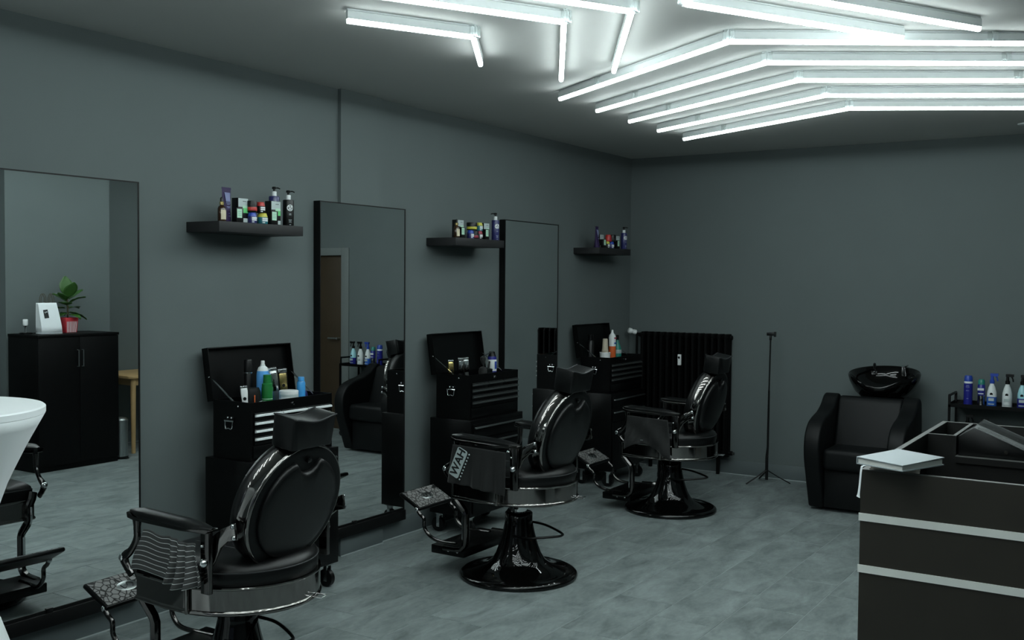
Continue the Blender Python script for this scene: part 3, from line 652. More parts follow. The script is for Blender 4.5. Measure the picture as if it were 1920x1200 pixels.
def make_chair(label, loc, rz):
    t = thing('barber_chair', label, 'barber chair', loc, rz, 'black barber chairs')
    fixed = []
    b = MB().lathe([(0.001, 0), (0.312, 0), (0.322, 0.004), (0.325, 0.014), (0.318, 0.026), (0.302, 0.033), (0.285, 0.032), (0.262, 0.036), (0.215, 0.048), (0.172, 0.066), (0.145, 0.090), (0.122, 0.130), (0.104, 0.180), (0.090, 0.230), (0.080, 0.275), (0.075, 0.300), (0.075, 0.345), (0.070, 0.350), (0.001, 0.350)], 56).build('pedestal_base', 'gloss_black', t, ang=50)
    fixed.append(b)
    lv = MB().tube(crv([(-0.02, 0.085, 0.235), (-0.13, 0.095, 0.240), (-0.245, 0.035, 0.252), (-0.272, 0.0, 0.256), (-0.245, -0.035, 0.260), (-0.12, -0.085, 0.275), (-0.02, -0.075, 0.285)], 5), 0.0065).build('pump_lever', 'black_metal', t); fixed.append(lv)
    MB().cyl((0, 0, 0.30), (0, 0, 0.43), 0.044, None, 24).build('pump_column', 'chrome', t)
    MB().box(-0.11, 0.16, -0.11, 0.11, 0.405, 0.442).cyl((-0.02, 0.06, 0.375), (-0.02, 0.06, 0.41), 0.013).build('mount_plate', 'black_metal', t, bevel=0.004)
    plan = dplan(0.245, -0.325, 0.292)
    prof = [(0.001, 0.438), (0.0055, 0.442), (0.0065, 0.447), (0.0045, 0.452), (0.000, 0.456), (0.000, 0.530), (0.003, 0.533), (0.004, 0.537), (0.002, 0.541), (-0.02, 0.542), (-0.02, 0.440)]
    MB().loft([[(*p, z) for p in offset_loop(plan, d)] for d, z in prof], False, None, True).build('seat_skirt', 'dark_chrome', t, ang=35)
    for s in (-1, 1): MB().box(-0.058, -0.046, s*0.300-0.006, s*0.300+0.006, 0.440, 0.544).build('skirt_seam', 'dark_chrome', t, bevel=0.003)
    rings = []
    for d, z in [(-0.022, 0.46), (-0.016, 0.53), (-0.008, 0.56), (-0.008, 0.585), (-0.016, 0.605), (-0.045, 0.624), (-0.10, 0.634), (-0.17, 0.637)]:
        rings.append([(*p, z) for p in offset_loop(plan, d)])
    st = MB().loft(rings).build('seat_cushion', 'leather', t, ang=60)
    MB().tube([Vector((*p, 0.590)) for p in offset_loop(plan, -0.0085)], 0.0028, 6, True).build('seat_piping', 'stitch', st)
    for yy in (-0.09, 0.09): MB().tube([(-0.16, yy, 0.6355), (0.12, yy, 0.6375)], 0.0022, 6).build('seat_seam', 'stitch', st)
    # round backrest, axis leaning
    tl = math.radians(16)
    BX = Matrix.Translation((-0.265, 0, 0.812)) @ Matrix.Rotation(-tl, 4, 'Y') @ Matrix.Rotation(PI/2, 4, 'Y')   # local z -> forward, local x -> down
    rb = 0.243
    bk = MB().lathe([(rb-0.045, -0.036), (rb-0.004, -0.036), (rb, -0.032), (rb+0.002, -0.026), (rb, -0.020), (rb, 0.012), (rb+0.002, 0.018), (rb-0.004, 0.022), (rb-0.045, 0.022)], 64, BX).build('back_shell', 'dark_chrome', t, ang=40)
    MB().lathe([(rb-0.002, 0.020), (rb+0.003, 0.032), (rb, 0.052), (rb-0.03, 0.072), (rb-0.09, 0.084), (0.05, 0.088), (0.001, 0.088)], 48, BX).build('back_cushion', 'leather', t, ang=60)
    MB().lathe([(0.001, -0.037), (rb-0.040, -0.037), (rb-0.012, -0.040), (rb-0.006, -0.036)], 48, BX).build('rear_border', 'leather_matte', t, ang=60)
    # rear pad with a half-moon grip notch at its top
    r0, nb, nr = 0.198, Vector((-0.205, 0)), 0.062
    out = []
    for i in range(72):
        a = 2*PI*i/72; p = Vector((r0*math.cos(a), r0*math.sin(a)))
        if (p-nb).length > nr: out.append((a, p))
    # walk: start just past the notch
    out.sort(key=lambda q: (q[0]-PI) % (2*PI)); poly = [p for _, p in out]
    e0, e1 = poly[-1], poly[0]
    a0 = math.atan2((e0-nb).y, (e0-nb).x); a1 = math.atan2((e1-nb).y, (e1-nb).x)
    arc = [nb+Vector((math.cos(a0+(a1-a0)*i/14), math.sin(a0+(a1-a0)*i/14)))*nr for i in range(1, 14)]
    poly = poly+arc; cen = Vector((0.02, 0))
    def ins(k):
        w = min(1.0, max(0.0, (0.97-k)/0.30)); out = []
        for p in poly:
            d = p-cen; a = math.atan2(d.y, d.x); c = Vector((math.cos(a), math.sin(a)))*(0.19*k)
            out.append(cen+(d*k)*(1-w)+c*w)
        return out
    MB().loft([[(p.x, p.y, z) for p in ins(k)] for k, z in [(1.0, -0.036), (1.0, -0.046), (0.98, -0.053), (0.93, -0.058), (0.84, -0.062), (0.72, -0.065), (0.45, -0.069), (0.1, -0.071)]], True, BX).build('rear_pad', 'leather', t, ang=70)
    MB().lathe([(0.012, -0.040), (0.012, -0.050), (0.007, -0.054), (0.001, -0.054)], 16, BX @ Matrix.Translation((-0.190, 0, 0))).build('tilt_knob', 'gloss_black', t)
    # headrest
    HX = Matrix.Translation((-0.335, 0, 1.092)) @ Matrix.Rotation(-tl*0.6, 4, 'Y')
    rings = []
    for xx, k in [(-0.056, 0.90), (-0.052, 0.97), (-0.042, 1.0), (0.036, 1.0), (0.052, 0.96), (0.060, 0.86)]:
        ring = []
        for i in range(13):
            s = -1+2*i/12; ring.append((xx, s*0.114*k, 0.062*k-0.017*math.cos(s*PI/2)**1.5))
        for i in range(13):
            s = 1-2*i/12; ring.append((xx, s*0.106*k, -0.058*k))
        rings.append(ring)
    hd = MB().loft(rings, True, HX).build('headrest', 'leather', t, bevel=0.004, ang=50)
    for xx in (-0.054, 0.052): MB().tube([HX @ Vector((xx, s*0.111, 0.060-0.017*math.cos(s*PI/2)**1.5)) for s in [-1+2*i/14 for i in range(15)]], 0.003, 6).build('headrest_piping', 'stitch', hd)
    for yy in (-0.045, 0.045): MB().cyl((-0.318, yy, 1.0), (-0.330, yy, 1.045), 0.007).build('headrest_post', 'chrome', t)
    # arms
    for s in (1, -1):
        ya = s*0.312
        rings = []
        for i in range(15):
            u = i/14; x = 0.222-0.420*u; w = 0.034*(1-0.15*u)*min(1, (0.25+5*u))*min(1, 0.3+6*(1-u)); z = 0.786-0.018*u; hh = 0.020*min(1, 0.3+5*u)*min(1, 0.25+3*(1-u))
            rings.append([(x, ya+w*math.cos(2*PI*j/16), z+hh*math.sin(2*PI*j/16)) for j in range(16)])
        ar = MB().loft(rings).build('armrest', 'leather', t, ang=60)
        rail = [(0.220, 0.786), (0.216, 0.764), (0.18, 0.757), (-0.06, 0.750), (-0.185, 0.754), (-0.202, 0.766), (-0.190, 0.770), (-0.06, 0.764), (0.18, 0.772), (0.206, 0.780)]
        MB().prism(rail, ya-0.026, ya+0.026, 'y').build('arm_rail', 'black_chrome', ar, bevel=0.003)
        MB().tube(crv([(0.192, ya, 0.758), (0.192, ya, 0.72), (0.196, ya, 0.68), (0.226, ya, 0.635), (0.262, ya, 0.605), (0.250, ya, 0.575), (0.222, ya, 0.545)], 5), [0.020, 0.019, 0.018, 0.017, 0.016, 0.016, 0.015, 0.015, 0.014, 0.014, 0.014, 0.014, 0.014, 0.014, 0.014, 0.015, 0.016, 0.017, 0.018, 0.018, 0.019, 0.019, 0.019, 0.018, 0.017, 0.016, 0.016, 0.015, 0.015, 0.015, 0.015][:31], 10, sq=(1, 0.7)).build('arm_front_post', 'black_chrome', t)
        MB().sphere((0.268, ya, 0.604), 0.017, 12).build('arm_knob', 'chrome', t)
        MB().box(-0.188, -0.145, ya-0.010, ya+0.010, 0.535, 0.756).build('arm_rear_post', 'black_chrome', t, bevel=0.004)
        MB().sphere((-0.166, ya+s*0.014, 0.647), 0.016, 12).build('pivot_knob', 'chrome', t)
        MB().sphere((-0.155, ya+s*0.011, 0.705), 0.006, 8).build('post_rivet', 'chrome', t)
        link = [(-0.150, 0.632), (-0.158, 0.700), (-0.172, 0.735), (-0.215, 0.766), (-0.282, 0.796), (-0.292, 0.738), (-0.250, 0.728), (-0.215, 0.700), (-0.188, 0.650), (-0.172, 0.626)]
        lk = MB().prism(link, ya-s*0.022-0.006, ya-s*0.022+0.006, 'y').build('back_link', 'dark_chrome', t, bevel=0.003)
        for q in ((-0.276, 0.785), (-0.281, 0.745)):
            MB().sphere((q[0], ya-s*0.014, q[1]), 0.009, 10, (1, 0.6, 1)).build('link_bolt', 'chrome', lk)
        # lower side strut carrying the foot frame
        ys = s*0.235
        MB().tube([(0.250, ys+s*0.03, 0.575), (0.256, ys+s*0.02, 0.545), (0.258, ys, 0.505), (0.258, ys, 0.445), (0.246, ys, 0.425), (0.196, ys, 0.372), (0.186, ys, 0.350), (0.186, ys, 0.215), (0.192, ys, 0.185), (0.215, ys, 0.162), (0.25, ys, 0.155), (0.33, ys, 0.153)], 0.021, 8, sq=(0.8, 1)).build('foot_strut', 'black_chrome', t, bevel=0)
        MB().tube([(0.280, ys, 0.51), (0.280, ys, 0.44), (0.268, ys, 0.415), (0.214, ys, 0.362), (0.208, ys, 0.345), (0.208, ys, 0.215)], 0.006, 6).build('strut_bead', 'chrome', t)
        # wavy footrest arms
        yf = s*0.150
        MB().tube(crv([(0.300, yf*1.1, 0.160), (0.40, yf*1.1, 0.158), (0.485, yf, 0.172), (0.530, yf, 0.215), (0.535, yf, 0.265), (0.562, yf, 0.288), (0.580, yf, 0.310)], 5), 0.0105, 10).build('footrest_arm', 'black_chrome', t)
        MB().sphere((0.582, yf, 0.314), 0.014, 10).build('footrest_hinge', 'chrome', t)
    MB().box(0.20, 0.42, -0.235, 0.235, 0.112, 0.160).build('foot_crossbox', 'black_metal', t, bevel=0.006)
    for xx in (0.24, 0.30): MB().sphere((xx, 0.238, 0.140), 0.007, 8).build('box_bolt', 'chrome', t)
    fp = Matrix.Translation((0.575, 0, 0.308)) @ Matrix.Rotation(math.radians(-27), 4, 'Y')
    pl = MB().box(-0.01, 0.155, -0.158, 0.158, 0, 0.022).build('footplate', 'black_metal', t, bevel=0.009, seg=3)
    pl.matrix_local = fp
    MB().box(0.0, 0.146, -0.148, 0.148, 0.0222, 0.0242).build('tread_pattern', 'footplate_pattern', pl, bevel=0.001, seg=1)
    MB().lathe([(0.001, 0.0254), (0.036, 0.0254), (0.038, 0.0244), (0.038, 0.024)], 32, Matrix.Translation((0.073, 0, 0)), 0.75, 1.3).build('oval_badge', 'steel_brushed', pl)
    MB().tube(crv([(0.060, -0.018, 0.0262), (0.078, -0.028, 0.0262), (0.090, -0.006, 0.0262), (0.070, 0.004, 0.0262), (0.060, 0.022, 0.0262), (0.082, 0.030, 0.0262)], 5), 0.002, 6).build('badge_script', 'black_metal', pl)
    # wire loop lever at the rear of the skirt
    MB().tube([(-0.290, -0.10, 0.452), (-0.355, -0.11, 0.452), (-0.362, -0.07, 0.452), (-0.305, -0.06, 0.452)], 0.0028, 6, True).build('recline_lever', 'chrome', t)
    return t, fixed
DZ = -0.042
c2, fx = make_chair('black barber chair in the middle, with black lettered cape on its arm', (1.085, 4.70, 0), PI)
def lower(root, dz):
    for ch in root.children:
        if not (ch.name.startswith('pedestal_base') or ch.name.startswith('pump_lever')): ch.location.z += dz
C1 = (1.045, 2.73, 0); C1R = PI+math.radians(2.5); DZ1 = -0.039
c1 = dup(c2, C1, C1R, 'black barber chair nearest the camera, with striped cape on its arm'); lower(c1, DZ1)
C3 = (1.105, 6.68, 0); C3R = PI
c3 = dup(c2, C3, C3R, 'black barber chair furthest from camera, in front of the radiator'); lower(c3, DZ)

# capes hanging on the near arms (local chair frame: +x forward, +y near side)
def cape(loc, rz, fn, mat, label, nu=60, nv=26):
    t = thing('barber_cape', label, 'cape', loc, rz, 'capes hanging on chair arms')
    MB().grid(fn, nu, nv).build('cloth', mat, t, solid=0.003, ang=80)
    return t
def f1(u, v):
    x = 0.122-0.270*u; top = 0.736-0.022*u; bot = 0.588+0.008*math.sin(u*7)-0.030*u
    w = 1-v
    y = 0.345+0.012*math.sin(u*9+1)*w+(0.010+0.016*w)*math.sin(max(0, u-0.55)*42)*(0.4+0.6*w)+0.012*w
    xs = x+w*(0.05*(0.5-u))+0.006*math.sin(v*5+u*4)
    return (xs+0.012*w, y, bot+(top-bot)*v+0.004*math.sin(u*14))
cape((C1[0], C1[1], DZ1), C1R, f1, 'striped_cloth', 'grey cape with white pinstripes hanging on nearest chair')
def f2(u, v):
    x = 0.195-0.33*u; top = 0.745-0.012*u; bot = 0.545-0.035*u; w = 1-v
    return (x+0.03*w*(0.5-u)+0.01*w, 0.346+0.010*math.sin(u*13+0.4)*w+0.007*math.sin(u*31)*w+0.008*w, bot+(top-bot)*v)
k2 = cape((1.085, 4.70, 0), PI, f2, 'black_cloth', 'black cape with white lettered patch hanging on middle chair')
# the lettered patch: local frame of chair two, on the outer (+y) side
PX = Matrix.Translation((0.148, 0.3655, 0.655)) @ Matrix.Rotation(PI/2, 4, 'X') @ Matrix.Rotation(PI, 4, 'Y') @ Matrix.Rotation(math.radians(66), 4, 'Z')
def rrect(w, h, r, n=5):
    pts = []
    for cx, cy, a0 in ((w-r, h-r, 0), (-w+r, h-r, PI/2), (-w+r, -h+r, PI), (w-r, -h+r, 1.5*PI)):
        pts += [(cx+r*math.cos(a0+PI/2*i/n), cy+r*math.sin(a0+PI/2*i/n)) for i in range(n+1)]
    return pts
pt = MB().prism(rrect(0.080, 0.033, 0.012), -0.001, 0.001, 'z', PX).build('white_patch', 'label_grey', k2)
text_mesh('patch_lettering', 'WAH', 0.062, PX @ Matrix.Translation((0.004, 0, 0.0014)), 'black_ink', k2, 0.0006, 0.0016)
for i in range(9): MB().sphere(PX @ Vector((-0.075+0.0185*i, -0.045, 0.001)), 0.0048, 8, (1, 0.4, 1)).build('patch_dot', 'label_grey', k2)
def f3(u, v):
    x = 0.175-0.30*u; top = 0.735-0.012*u; bot = 0.500+0.05*math.sin(u*4.2)+0.0; w = 1-v
    return (x+0.05*w*(0.4-u), 0.346+0.014*math.sin(u*8+v*5)*w+0.006*math.sin(u*25-v*6)*w+0.01*w, bot+(top-bot)*v)
k3 = cape((C3[0], C3[1], DZ), C3R, f3, 'black_cloth', 'plain dark cape bunched on arm of furthest barber chair')
MB().box(0.045, 0.065, 0.368, 0.372, 0.572, 0.580).build('snap_fastener', 'steel_brushed', k3, bevel=0.001)

# ------------------------------------------------------------------ radiator
rd = thing('radiator', 'black cast-iron column radiator on the back wall', 'radiator', (0.16, YB-0.15, 0.0))
for i in range(14):
    x = 0.03+i*0.0585; m = MB()
    for yy in (0.02, 0.065, 0.11): m.tube([(x, yy, 0.19), (x, yy, 1.15)], 0.0165, 10, sq=(1.0, 1.25))
    for z in (0.175, 1.155):
        m.lathe([(0.001, -0.026), (0.022, -0.024), (0.027, 0), (0.022, 0.024), (0.001, 0.026)], 14, Matrix.Translation((x, 0.065, z)) @ Matrix.Diagonal((1, 2.5, 1.0, 1)))
    m.build('radiator_column', 'iron_black', rd)
MB().tube([(-0.02, 0.065, 1.150), (0.83, 0.065, 1.150)], 0.019).build('header_pipe', 'iron_black', rd)
MB().tube([(-0.0, 0.065, 0.185), (0.845, 0.065, 0.185)], 0.019).build('header_pipe', 'iron_black', rd)
MB().cyl((0.83, 0.065, 0.185), (0.862, 0.065, 0.185), 0.014, None, 6).build('bleed_plug', 'dark_chrome', rd)
for x in (0.10, 0.72): MB().box(x-0.012, x+0.012, 0.05, 0.08, 0, 0.19).build('radiator_foot', 'iron_black', rd, bevel=0.003)
MB().cyl((-0.02, 0.065, 1.150), (-0.045, 0.065, 1.155), 0.014).tube([(-0.045, 0.065, 1.155), (-0.05, 0.065, 0.4)], 0.010).build('valve_body', 'iron_black', rd)
MB().lathe([(0.016, 0), (0.021, 0.004), (0.021, 0.030), (0.016, 0.034), (0.016, 0.040), (0.0235, 0.046), (0.0245, 0.068), (0.019, 0.076), (0.001, 0.077)], 22, Matrix.Translation((-0.050, 0.062, 1.168)) @ Matrix.Rotation(math.radians(-70), 4, 'Y') @ Matrix.Rotation(0.75, 4, 'X')).build('thermostat_head', 'white_gloss', rd)
mt = MB().box(0.377, 0.407, -0.022, -0.001, 0.905, 0.998).build('heat_meter', 'white_gloss', rd, bevel=0.004)
MB().box(0.383, 0.400, -0.0232, -0.0222, 0.962, 0.980).build('meter_display', 'glass_dark', mt)

# ------------------------------------------------------------------ phone tripod
tp = thing('phone_tripod', 'slim black phone tripod against the back wall', 'tripod', (1.355, 8.00, 0))
MB().tube([(0, 0, 0.03), (0.0, 0, 0.22)], 0.0125).build('lower_tube', 'black_plastic', tp)
MB().tube([(0, 0, 0.22), (0.006, 0.0, 0.30), (0.008, 0, 0.75)], [0.0115, 0.009, 0.0085]).build('pole', 'black_plastic', tp)
MB().tube([(0.008, 0, 0.75), (0.014, 0, 1.185)], 0.0062).build('extension', 'black_plastic', tp)
for a in (math.atan2(-0.13, -0.105), math.atan2(0.07, 0.155), math.atan2(0.12, -0.09)):
    MB().tube([(0.008*math.cos(a), 0.008*math.sin(a), 0.105), (0.09*math.cos(a), 0.09*math.sin(a), 0.055), (0.185*math.cos(a), 0.185*math.sin(a), 0.006)], 0.0075, 8, sq=(0.6, 1.2)).build('leg', 'black_plastic', tp)
MB().box(-0.016, 0.050, -0.012, 0.012, 1.188, 1.214).box(0.044, 0.056, -0.014, 0.014, 1.180, 1.222).cyl((0.013, 0, 1.15), (0.013, 0, 1.19), 0.010).build('phone_clamp', 'black_plastic', tp, bevel=0.002)

# ------------------------------------------------------------------ backwash chair with basin
bw = thing('backwash_chair', 'black leather hair-washing armchair with basin by the back wall', 'washing chair', (2.245, 7.62, 0))
for s in (-1, 1):
    prof = [(-0.36, 0.02), (-0.43, 0.20), (-0.495, 0.38), (-0.500, 0.50), (-0.465, 0.58), (-0.40, 0.635), (-0.31, 0.665), (-0.20, 0.69), (-0.10, 0.735), (-0.03, 0.79), (0.03, 0.80), (0.08, 0.76), (0.10, 0.60), (0.10, 0.02)]
    sm = [(p.x, p.y) for p in crv([(a, b, 0) for a, b in prof[1:12]], 4)]
    poly = [(-0.36, 0.02)]+sm+[(0.10, 0.60), (0.10, 0.02)]
    x0, x1 = (-0.335, -0.225) if s < 0 else (0.225, 0.335)
    MB().prism(poly, x0, x1, 'x').build('side_arm', 'leather_matte', bw, bevel=0.022, seg=4, ang=50)
MB().box(-0.225, 0.225, -0.43, -0.02, 0.30, 0.45).build('seat_cushion', 'leather_matte', bw, bevel=0.035, seg=4, ang=60)
MB().box(-0.224, 0.224, -0.37, -0.33, 0.03, 0.30).build('front_panel', 'leather_matte', bw, bevel=0.006)
MB().prism([(-0.16, 0.40), (-0.10, 0.38), (0.06, 0.38), (0.06, 0.785), (0.0, 0.79), (-0.035, 0.765)], -0.224, 0.224, 'x').build('backrest', 'leather_matte', bw, bevel=0.025, seg=4, ang=60)
MB().box(-0.20, 0.20, 0.10, 0.52, 0.01, 0.74).build('basin_tower', 'black_plastic', bw, bevel=0.01)
def bowl():
    X = Matrix.Translation((0.025, 0.31, 0.745)) @ Matrix.Rotation(math.radians(8), 4, 'X')
    n = 48
    def ring(rx, ry, z, lip=0.0):
        out = []
        for i in range(n):
            a = 2*PI*i/n; k = 1.0
            dip = max(0, math.cos(a+PI/2))**6*lip   # neck notch at the front (-y)
            out.append((rx*math.cos(a), ry*math.sin(a), z-dip))
        return out
    m = MB(); m.loft([ring(0.09, 0.09, -0.02), ring(0.15, 0.15, 0.01), ring(0.215, 0.22, 0.08, 0.01), ring(0.248, 0.255, 0.155, 0.04), ring(0.256, 0.263, 0.195, 0.055), ring(0.250, 0.257, 0.205, 0.055), ring(0.236, 0.243, 0.198, 0.055), ring(0.215, 0.22, 0.14, 0.03), ring(0.16, 0.165, 0.075), ring(0.06, 0.06, 0.055)], True, X)
    b = m.build('basin', 'gloss_black', bw, ang=60)
    MB().cyl(X @ Vector((0, 0, 0.056)), X @ Vector((0, 0, 0.060)), 0.022, None, 18).build('drain', 'chrome', b)
    MB().cyl(X @ Vector((0.10, 0.185, 0.15)), X @ Vector((0.10, 0.17, 0.225)), 0.018, 0.016, 16).tube([X @ Vector((0.10, 0.17, 0.215)), X @ Vector((0.14, 0.13, 0.24))], 0.006).build('mixer_tap', 'chrome', b)
    MB().tube(crv([X @ Vector((-0.11, 0.19, 0.15)), X @ Vector((-0.11, 0.18, 0.22)), X @ Vector((-0.10, 0.13, 0.235)), X @ Vector((-0.09, 0.09, 0.205))], 4), 0.011).build('hand_shower', 'gloss_black', b)
    MB().cyl(X @ Vector((-0.11, 0.19, 0.15)), X @ Vector((-0.11, 0.187, 0.172)), 0.017).build('shower_collar', 'chrome', b)
bowl()

# ------------------------------------------------------------------ trolley and its bottles
tr = thing('salon_trolley', 'black metal trolley with bottles beside the washing chair', 'trolley', (2.715, 7.915, 0))
tw, td = 0.52, 0.30
for x in (0.008, tw-0.008):
    for yy in (0.008, td-0.008): MB().box(x-0.008, x+0.008, yy-0.008, yy+0.008, 0.06, 0.74).build('post', 'black_metal', tr)
for z in (0.10, 0.42, 0.725):
    m = MB(); m.box(0, tw, 0, td, z, z+0.006)
    for b in ((0, tw, 0, 0.004), (0, tw, td-0.004, td), (0, 0.004, 0.004, td-0.004), (tw-0.004, tw, 0.004, td-0.004)): m.box(*b, z+0.006, z+0.026)
    m.build('tray', 'black_metal', tr)
for x in (0.006, tw-0.006): MB().tube([(x, 0.02, 0.74), (x, 0.02, 0.808), (x, td-0.02, 0.808), (x, td-0.02, 0.74)], 0.0095, 8).build('push_handle', 'black_metal', tr)
for x in (0.02, tw-0.02):
    for yy in (0.02, td-0.02): MB().cyl((x, yy-0.010, 0.030), (x, yy+0.010, 0.030), 0.030, None, 18).box(x-0.006, x+0.006, yy-0.014, yy+0.014, 0.03, 0.062).build('caster', 'black_plastic', tr)
ZB = 0.7325; YT = 8.07; GB = 'bottles on the black trolley'
c = can(2.824, YT, [[(0.001, 0), (0.030, 0), (0.0305, 0.003), (0.0305, 0.158)], [(0.030, 0.158), (0.030, 0.170), (0.029, 0.172)], [(0.029, 0.172), (0.0285, 0.200), (0.022, 0.214), (0.001, 0.216)]], [('can_body', 'deep_blue'), ('white_ring', 'label_white'), ('cap', 'royal_blue')], 'tall deep blue spray can at left end of trolley', z=ZB, group=GB)
for zz, w in ((0.142, 0.020), (0.132, 0.026), (0.106, 0.022), (0.048, 0.014)): MB().box(-w/2, w/2, -0.0318, -0.028, zz-0.002, zz+0.002).build('print_line', 'lavender_print', c)
c = can(2.912, YT, [[(0.001, 0), (0.024, 0), (0.0255, 0.003), (0.0255, 0.075)], [(0.0256, 0.075), (0.0256, 0.148), (0.022, 0.154)], [(0.023, 0.154), (0.0235, 0.180), (0.016, 0.192), (0.001, 0.193)]], [('lower_body', 'silver'), ('upper_body', 'deep_blue'), ('cap', 'teal_green')], 'shaving foam can with green cap on trolley', z=ZB, group=GB)
MB().box(-0.022, 0.020, -0.0275, -0.02, 0.112, 0.128).build('brand_print', 'label_white', c); MB().box(-0.018, 0.018, -0.0275, -0.02, 0.086, 0.092).build('print_line', 'label_white', c)
def trigger(x, y, body, low, head, label, h=0.172, z=None, lblb=True):
    t = thing('trigger_bottle', label, 'spray bottle', (x, y, ZB if z is None else z), 0, GB)
    MB().lathe([(0.001, 0), (0.031, 0), (0.033, 0.004), (0.033, 0.070)], 24).build('lower_body', low, t)
    MB().lathe([(0.033, 0.070), (0.032, 0.100), (0.024, 0.135), (0.015, h-0.014), (0.013, h)], 24).build('upper_body', body, t)
    MB().lathe([(0.016, h-0.006), (0.016, h+0.016), (0.011, h+0.020), (0.009, h+0.050)], 18).box(-0.012, 0.040, -0.010, 0.010, h+0.046, h+0.066).tube([(0.024, 0, h+0.048), (0.034, 0, h+0.030), (0.036, 0, h+0.012)], 0.005).build('trigger_head', head, t, bevel=0)
    if lblb:
        MB().box(-0.018, 0.018, -0.0345, -0.028, 0.042, 0.062).build('paper_label', 'label_grey', t); MB().box(-0.020, 0.020, -0.0345, -0.028, 0.016, 0.022).build('print_line', 'label_grey', t)
        MB().cyl((0, -0.030, 0.092), (0, -0.0345, 0.090), 0.010).build('printed_mark', 'black_ink', t)
trigger(2.982, YT, 'label_white', 'cobalt', 'royal_blue', 'white and blue trigger bottle with blue head on trolley')
trigger(3.083, YT, 'label_white', 'label_white', 'black_plastic', 'white patterned trigger bottle with black head on trolley')
trigger(3.180, YT, 'pale_aqua', 'deep_blue', 'black_plastic', 'pale aqua trigger bottle at right edge of picture')
trigger(2.83, YT-0.03, 'black_plastic', 'black_plastic', 'black_plastic', 'black trigger bottle on lower trolley tray, left one', z=0.4275, lblb=False)
trigger(2.93, YT-0.03, 'black_plastic', 'black_plastic', 'black_plastic', 'black trigger bottle on lower trolley tray, right one', 0.15, z=0.4275, lblb=False)

# ------------------------------------------------------------------ reception desk
dk = thing('reception_desk', 'dark reception desk with two white strips at lower right', 'reception desk', (3.352, 2.838, 0))
DW, DD, DH = 1.10, 1.19, 1.10; pt_ = 0.017
def panel(name, x0, x1, y0, y1, z0, z1, edge=True):
    o = MB().box(x0, x1, y0, y1, z0, z1).build(name, 'desk_wood' if name == 'front_panel' else 'desk_black', dk, flat=True)
    if edge: MB().box(x0+0.0003, x1-0.0003, y0+0.0003, y1-0.0003, z1, z1+0.0012).build('edge_band', 'desk_edge', o, flat=True)
    return o
panel('front_panel', 0, DW, 0, pt_, 0, DH)
panel('left_panel', 0, pt_, pt_, DD, 0, DH)
panel('right_panel', DW-pt_, DW, pt_, DD, 0, DH)
panel('back_panel', pt_, DW-pt_, DD-pt_, DD, 0.35, DH)
for z in (0.9615, 0.8205): MB().box(-0.003, DW+0.003, -0.004, -0.0003, z, z+0.0205).build('white_strip', 'desk_strip', dk, flat=True)
panel('lower_worktop', pt_, DW-pt_, pt_, 0.818, 0.79, 0.812, False)
panel('bin_front', pt_, 0.1065, 0.818, 0.830, 0.35, DH)
panel('bin_side', 0.0945, 0.1065, 0.830, DD-pt_, 0.35, DH)
panel('upper_worktop', 0.1065, DW-pt_, 0.800, DD-pt_, 1.014, 1.034)
panel('bin_floor', pt_, 0.0945, 0.830, DD-pt_, 0.60, 0.612, False)
panel('well_back', 0.1065, DW-pt_, 0.812, 0.830, 0.812, 1.014, False)
wb = thing('paper_box', 'cream cardboard box standing in desk under the white book', 'box', (3.418, 2.930, 0.813))
MB().box(-0.046, 0.054, -0.070, 0.070, 0, 0.304).build('box_body', 'cream', wb, bevel=0.002)
MB().box(-0.047, 0.055, -0.071, 0.071, 0.270, 0.306).build('box_lid', 'cream', wb, bevel=0.002)
bk = thing('hardcover_book', 'white hardcover book lying on corner of reception desk', 'book', (3.448, 2.862, 1.1195), math.radians(67))
MB().box(-0.091, 0.091, -0.071, 0.071, 0, 0.003).box(-0.091, 0.091, 0.0685, 0.071, 0.003, 0.018).box(-0.091, 0.091, -0.071, 0.071, 0.0185, 0.0212, Matrix.Rotation(math.radians(-1.6), 4, 'Y') @ Matrix.Rotation(math.radians(1.2), 4, 'X')).build('cover', 'book_cover', bk, bevel=0.0008)
MB().box(-0.087, 0.087, -0.067, 0.068, 0.003, 0.0155).build('pages', 'book_pages', bk, flat=True)
rbp = [Vector((-0.055, 0.03, 0.0015)), Vector((-0.092, 0.046, -0.001)), Vector((-0.0985, 0.049, -0.010)), Vector((-0.0995, 0.052, -0.05)), Vector((-0.1005, 0.054, -0.075)), Vector((-0.1010, 0.055, -0.086))]
MB().tube(crv(rbp, 4), [0.0050]*12+[0.0050, 0.0052, 0.0054, 0.0056, 0.006, 0.0066, 0.0074, 0.0086, 0.0096], 8, sq=(0.15, 1)).build('ribbon', 'paper_white', bk)
# cash terminal
ps = thing('cash_terminal', 'black wedge-shaped cash terminal with clear cover on desk', 'cash terminal', (3.463, 3.665, 1.0355))
MB().prism([(0.0, 0.0), (0.0, 0.064), (0.047, 0.096), (0.205, 0.031), (0.205, 0.0)], 0, 0.155, 'y').build('terminal_body', 'black_plastic', ps, bevel=0.003)
sl = Matrix.Translation((0.047, 0, 0.096)) @ Matrix.Rotation(math.atan2(0.065, 0.158), 4, 'Y')
MB().box(0.004, 0.170, 0.004, 0.151, 0.012, 0.0145, sl).build('clear_cover', 'clear_cover', ps)
MB().box(0.004, 0.170, 0.003, 0.006, 0.0, 0.015, sl).box(0.004, 0.170, 0.149, 0.152, 0, 0.015, sl).box(0.168, 0.171, 0.006, 0.149, 0, 0.015, sl).build('cover_rim', 'clear_plastic', ps)
for i in range(4): MB().box(0.010+0.040*i, 0.046+0.040*i, 0.012, 0.143, 0.001, 0.005, sl).build('key_panel', 'shelf_black', ps, bevel=0.001)
MB().cyl((0.146, 0.0, 0.023), (0.146, -0.005, 0.023), 0.0065).build('lock', 'chrome', ps)

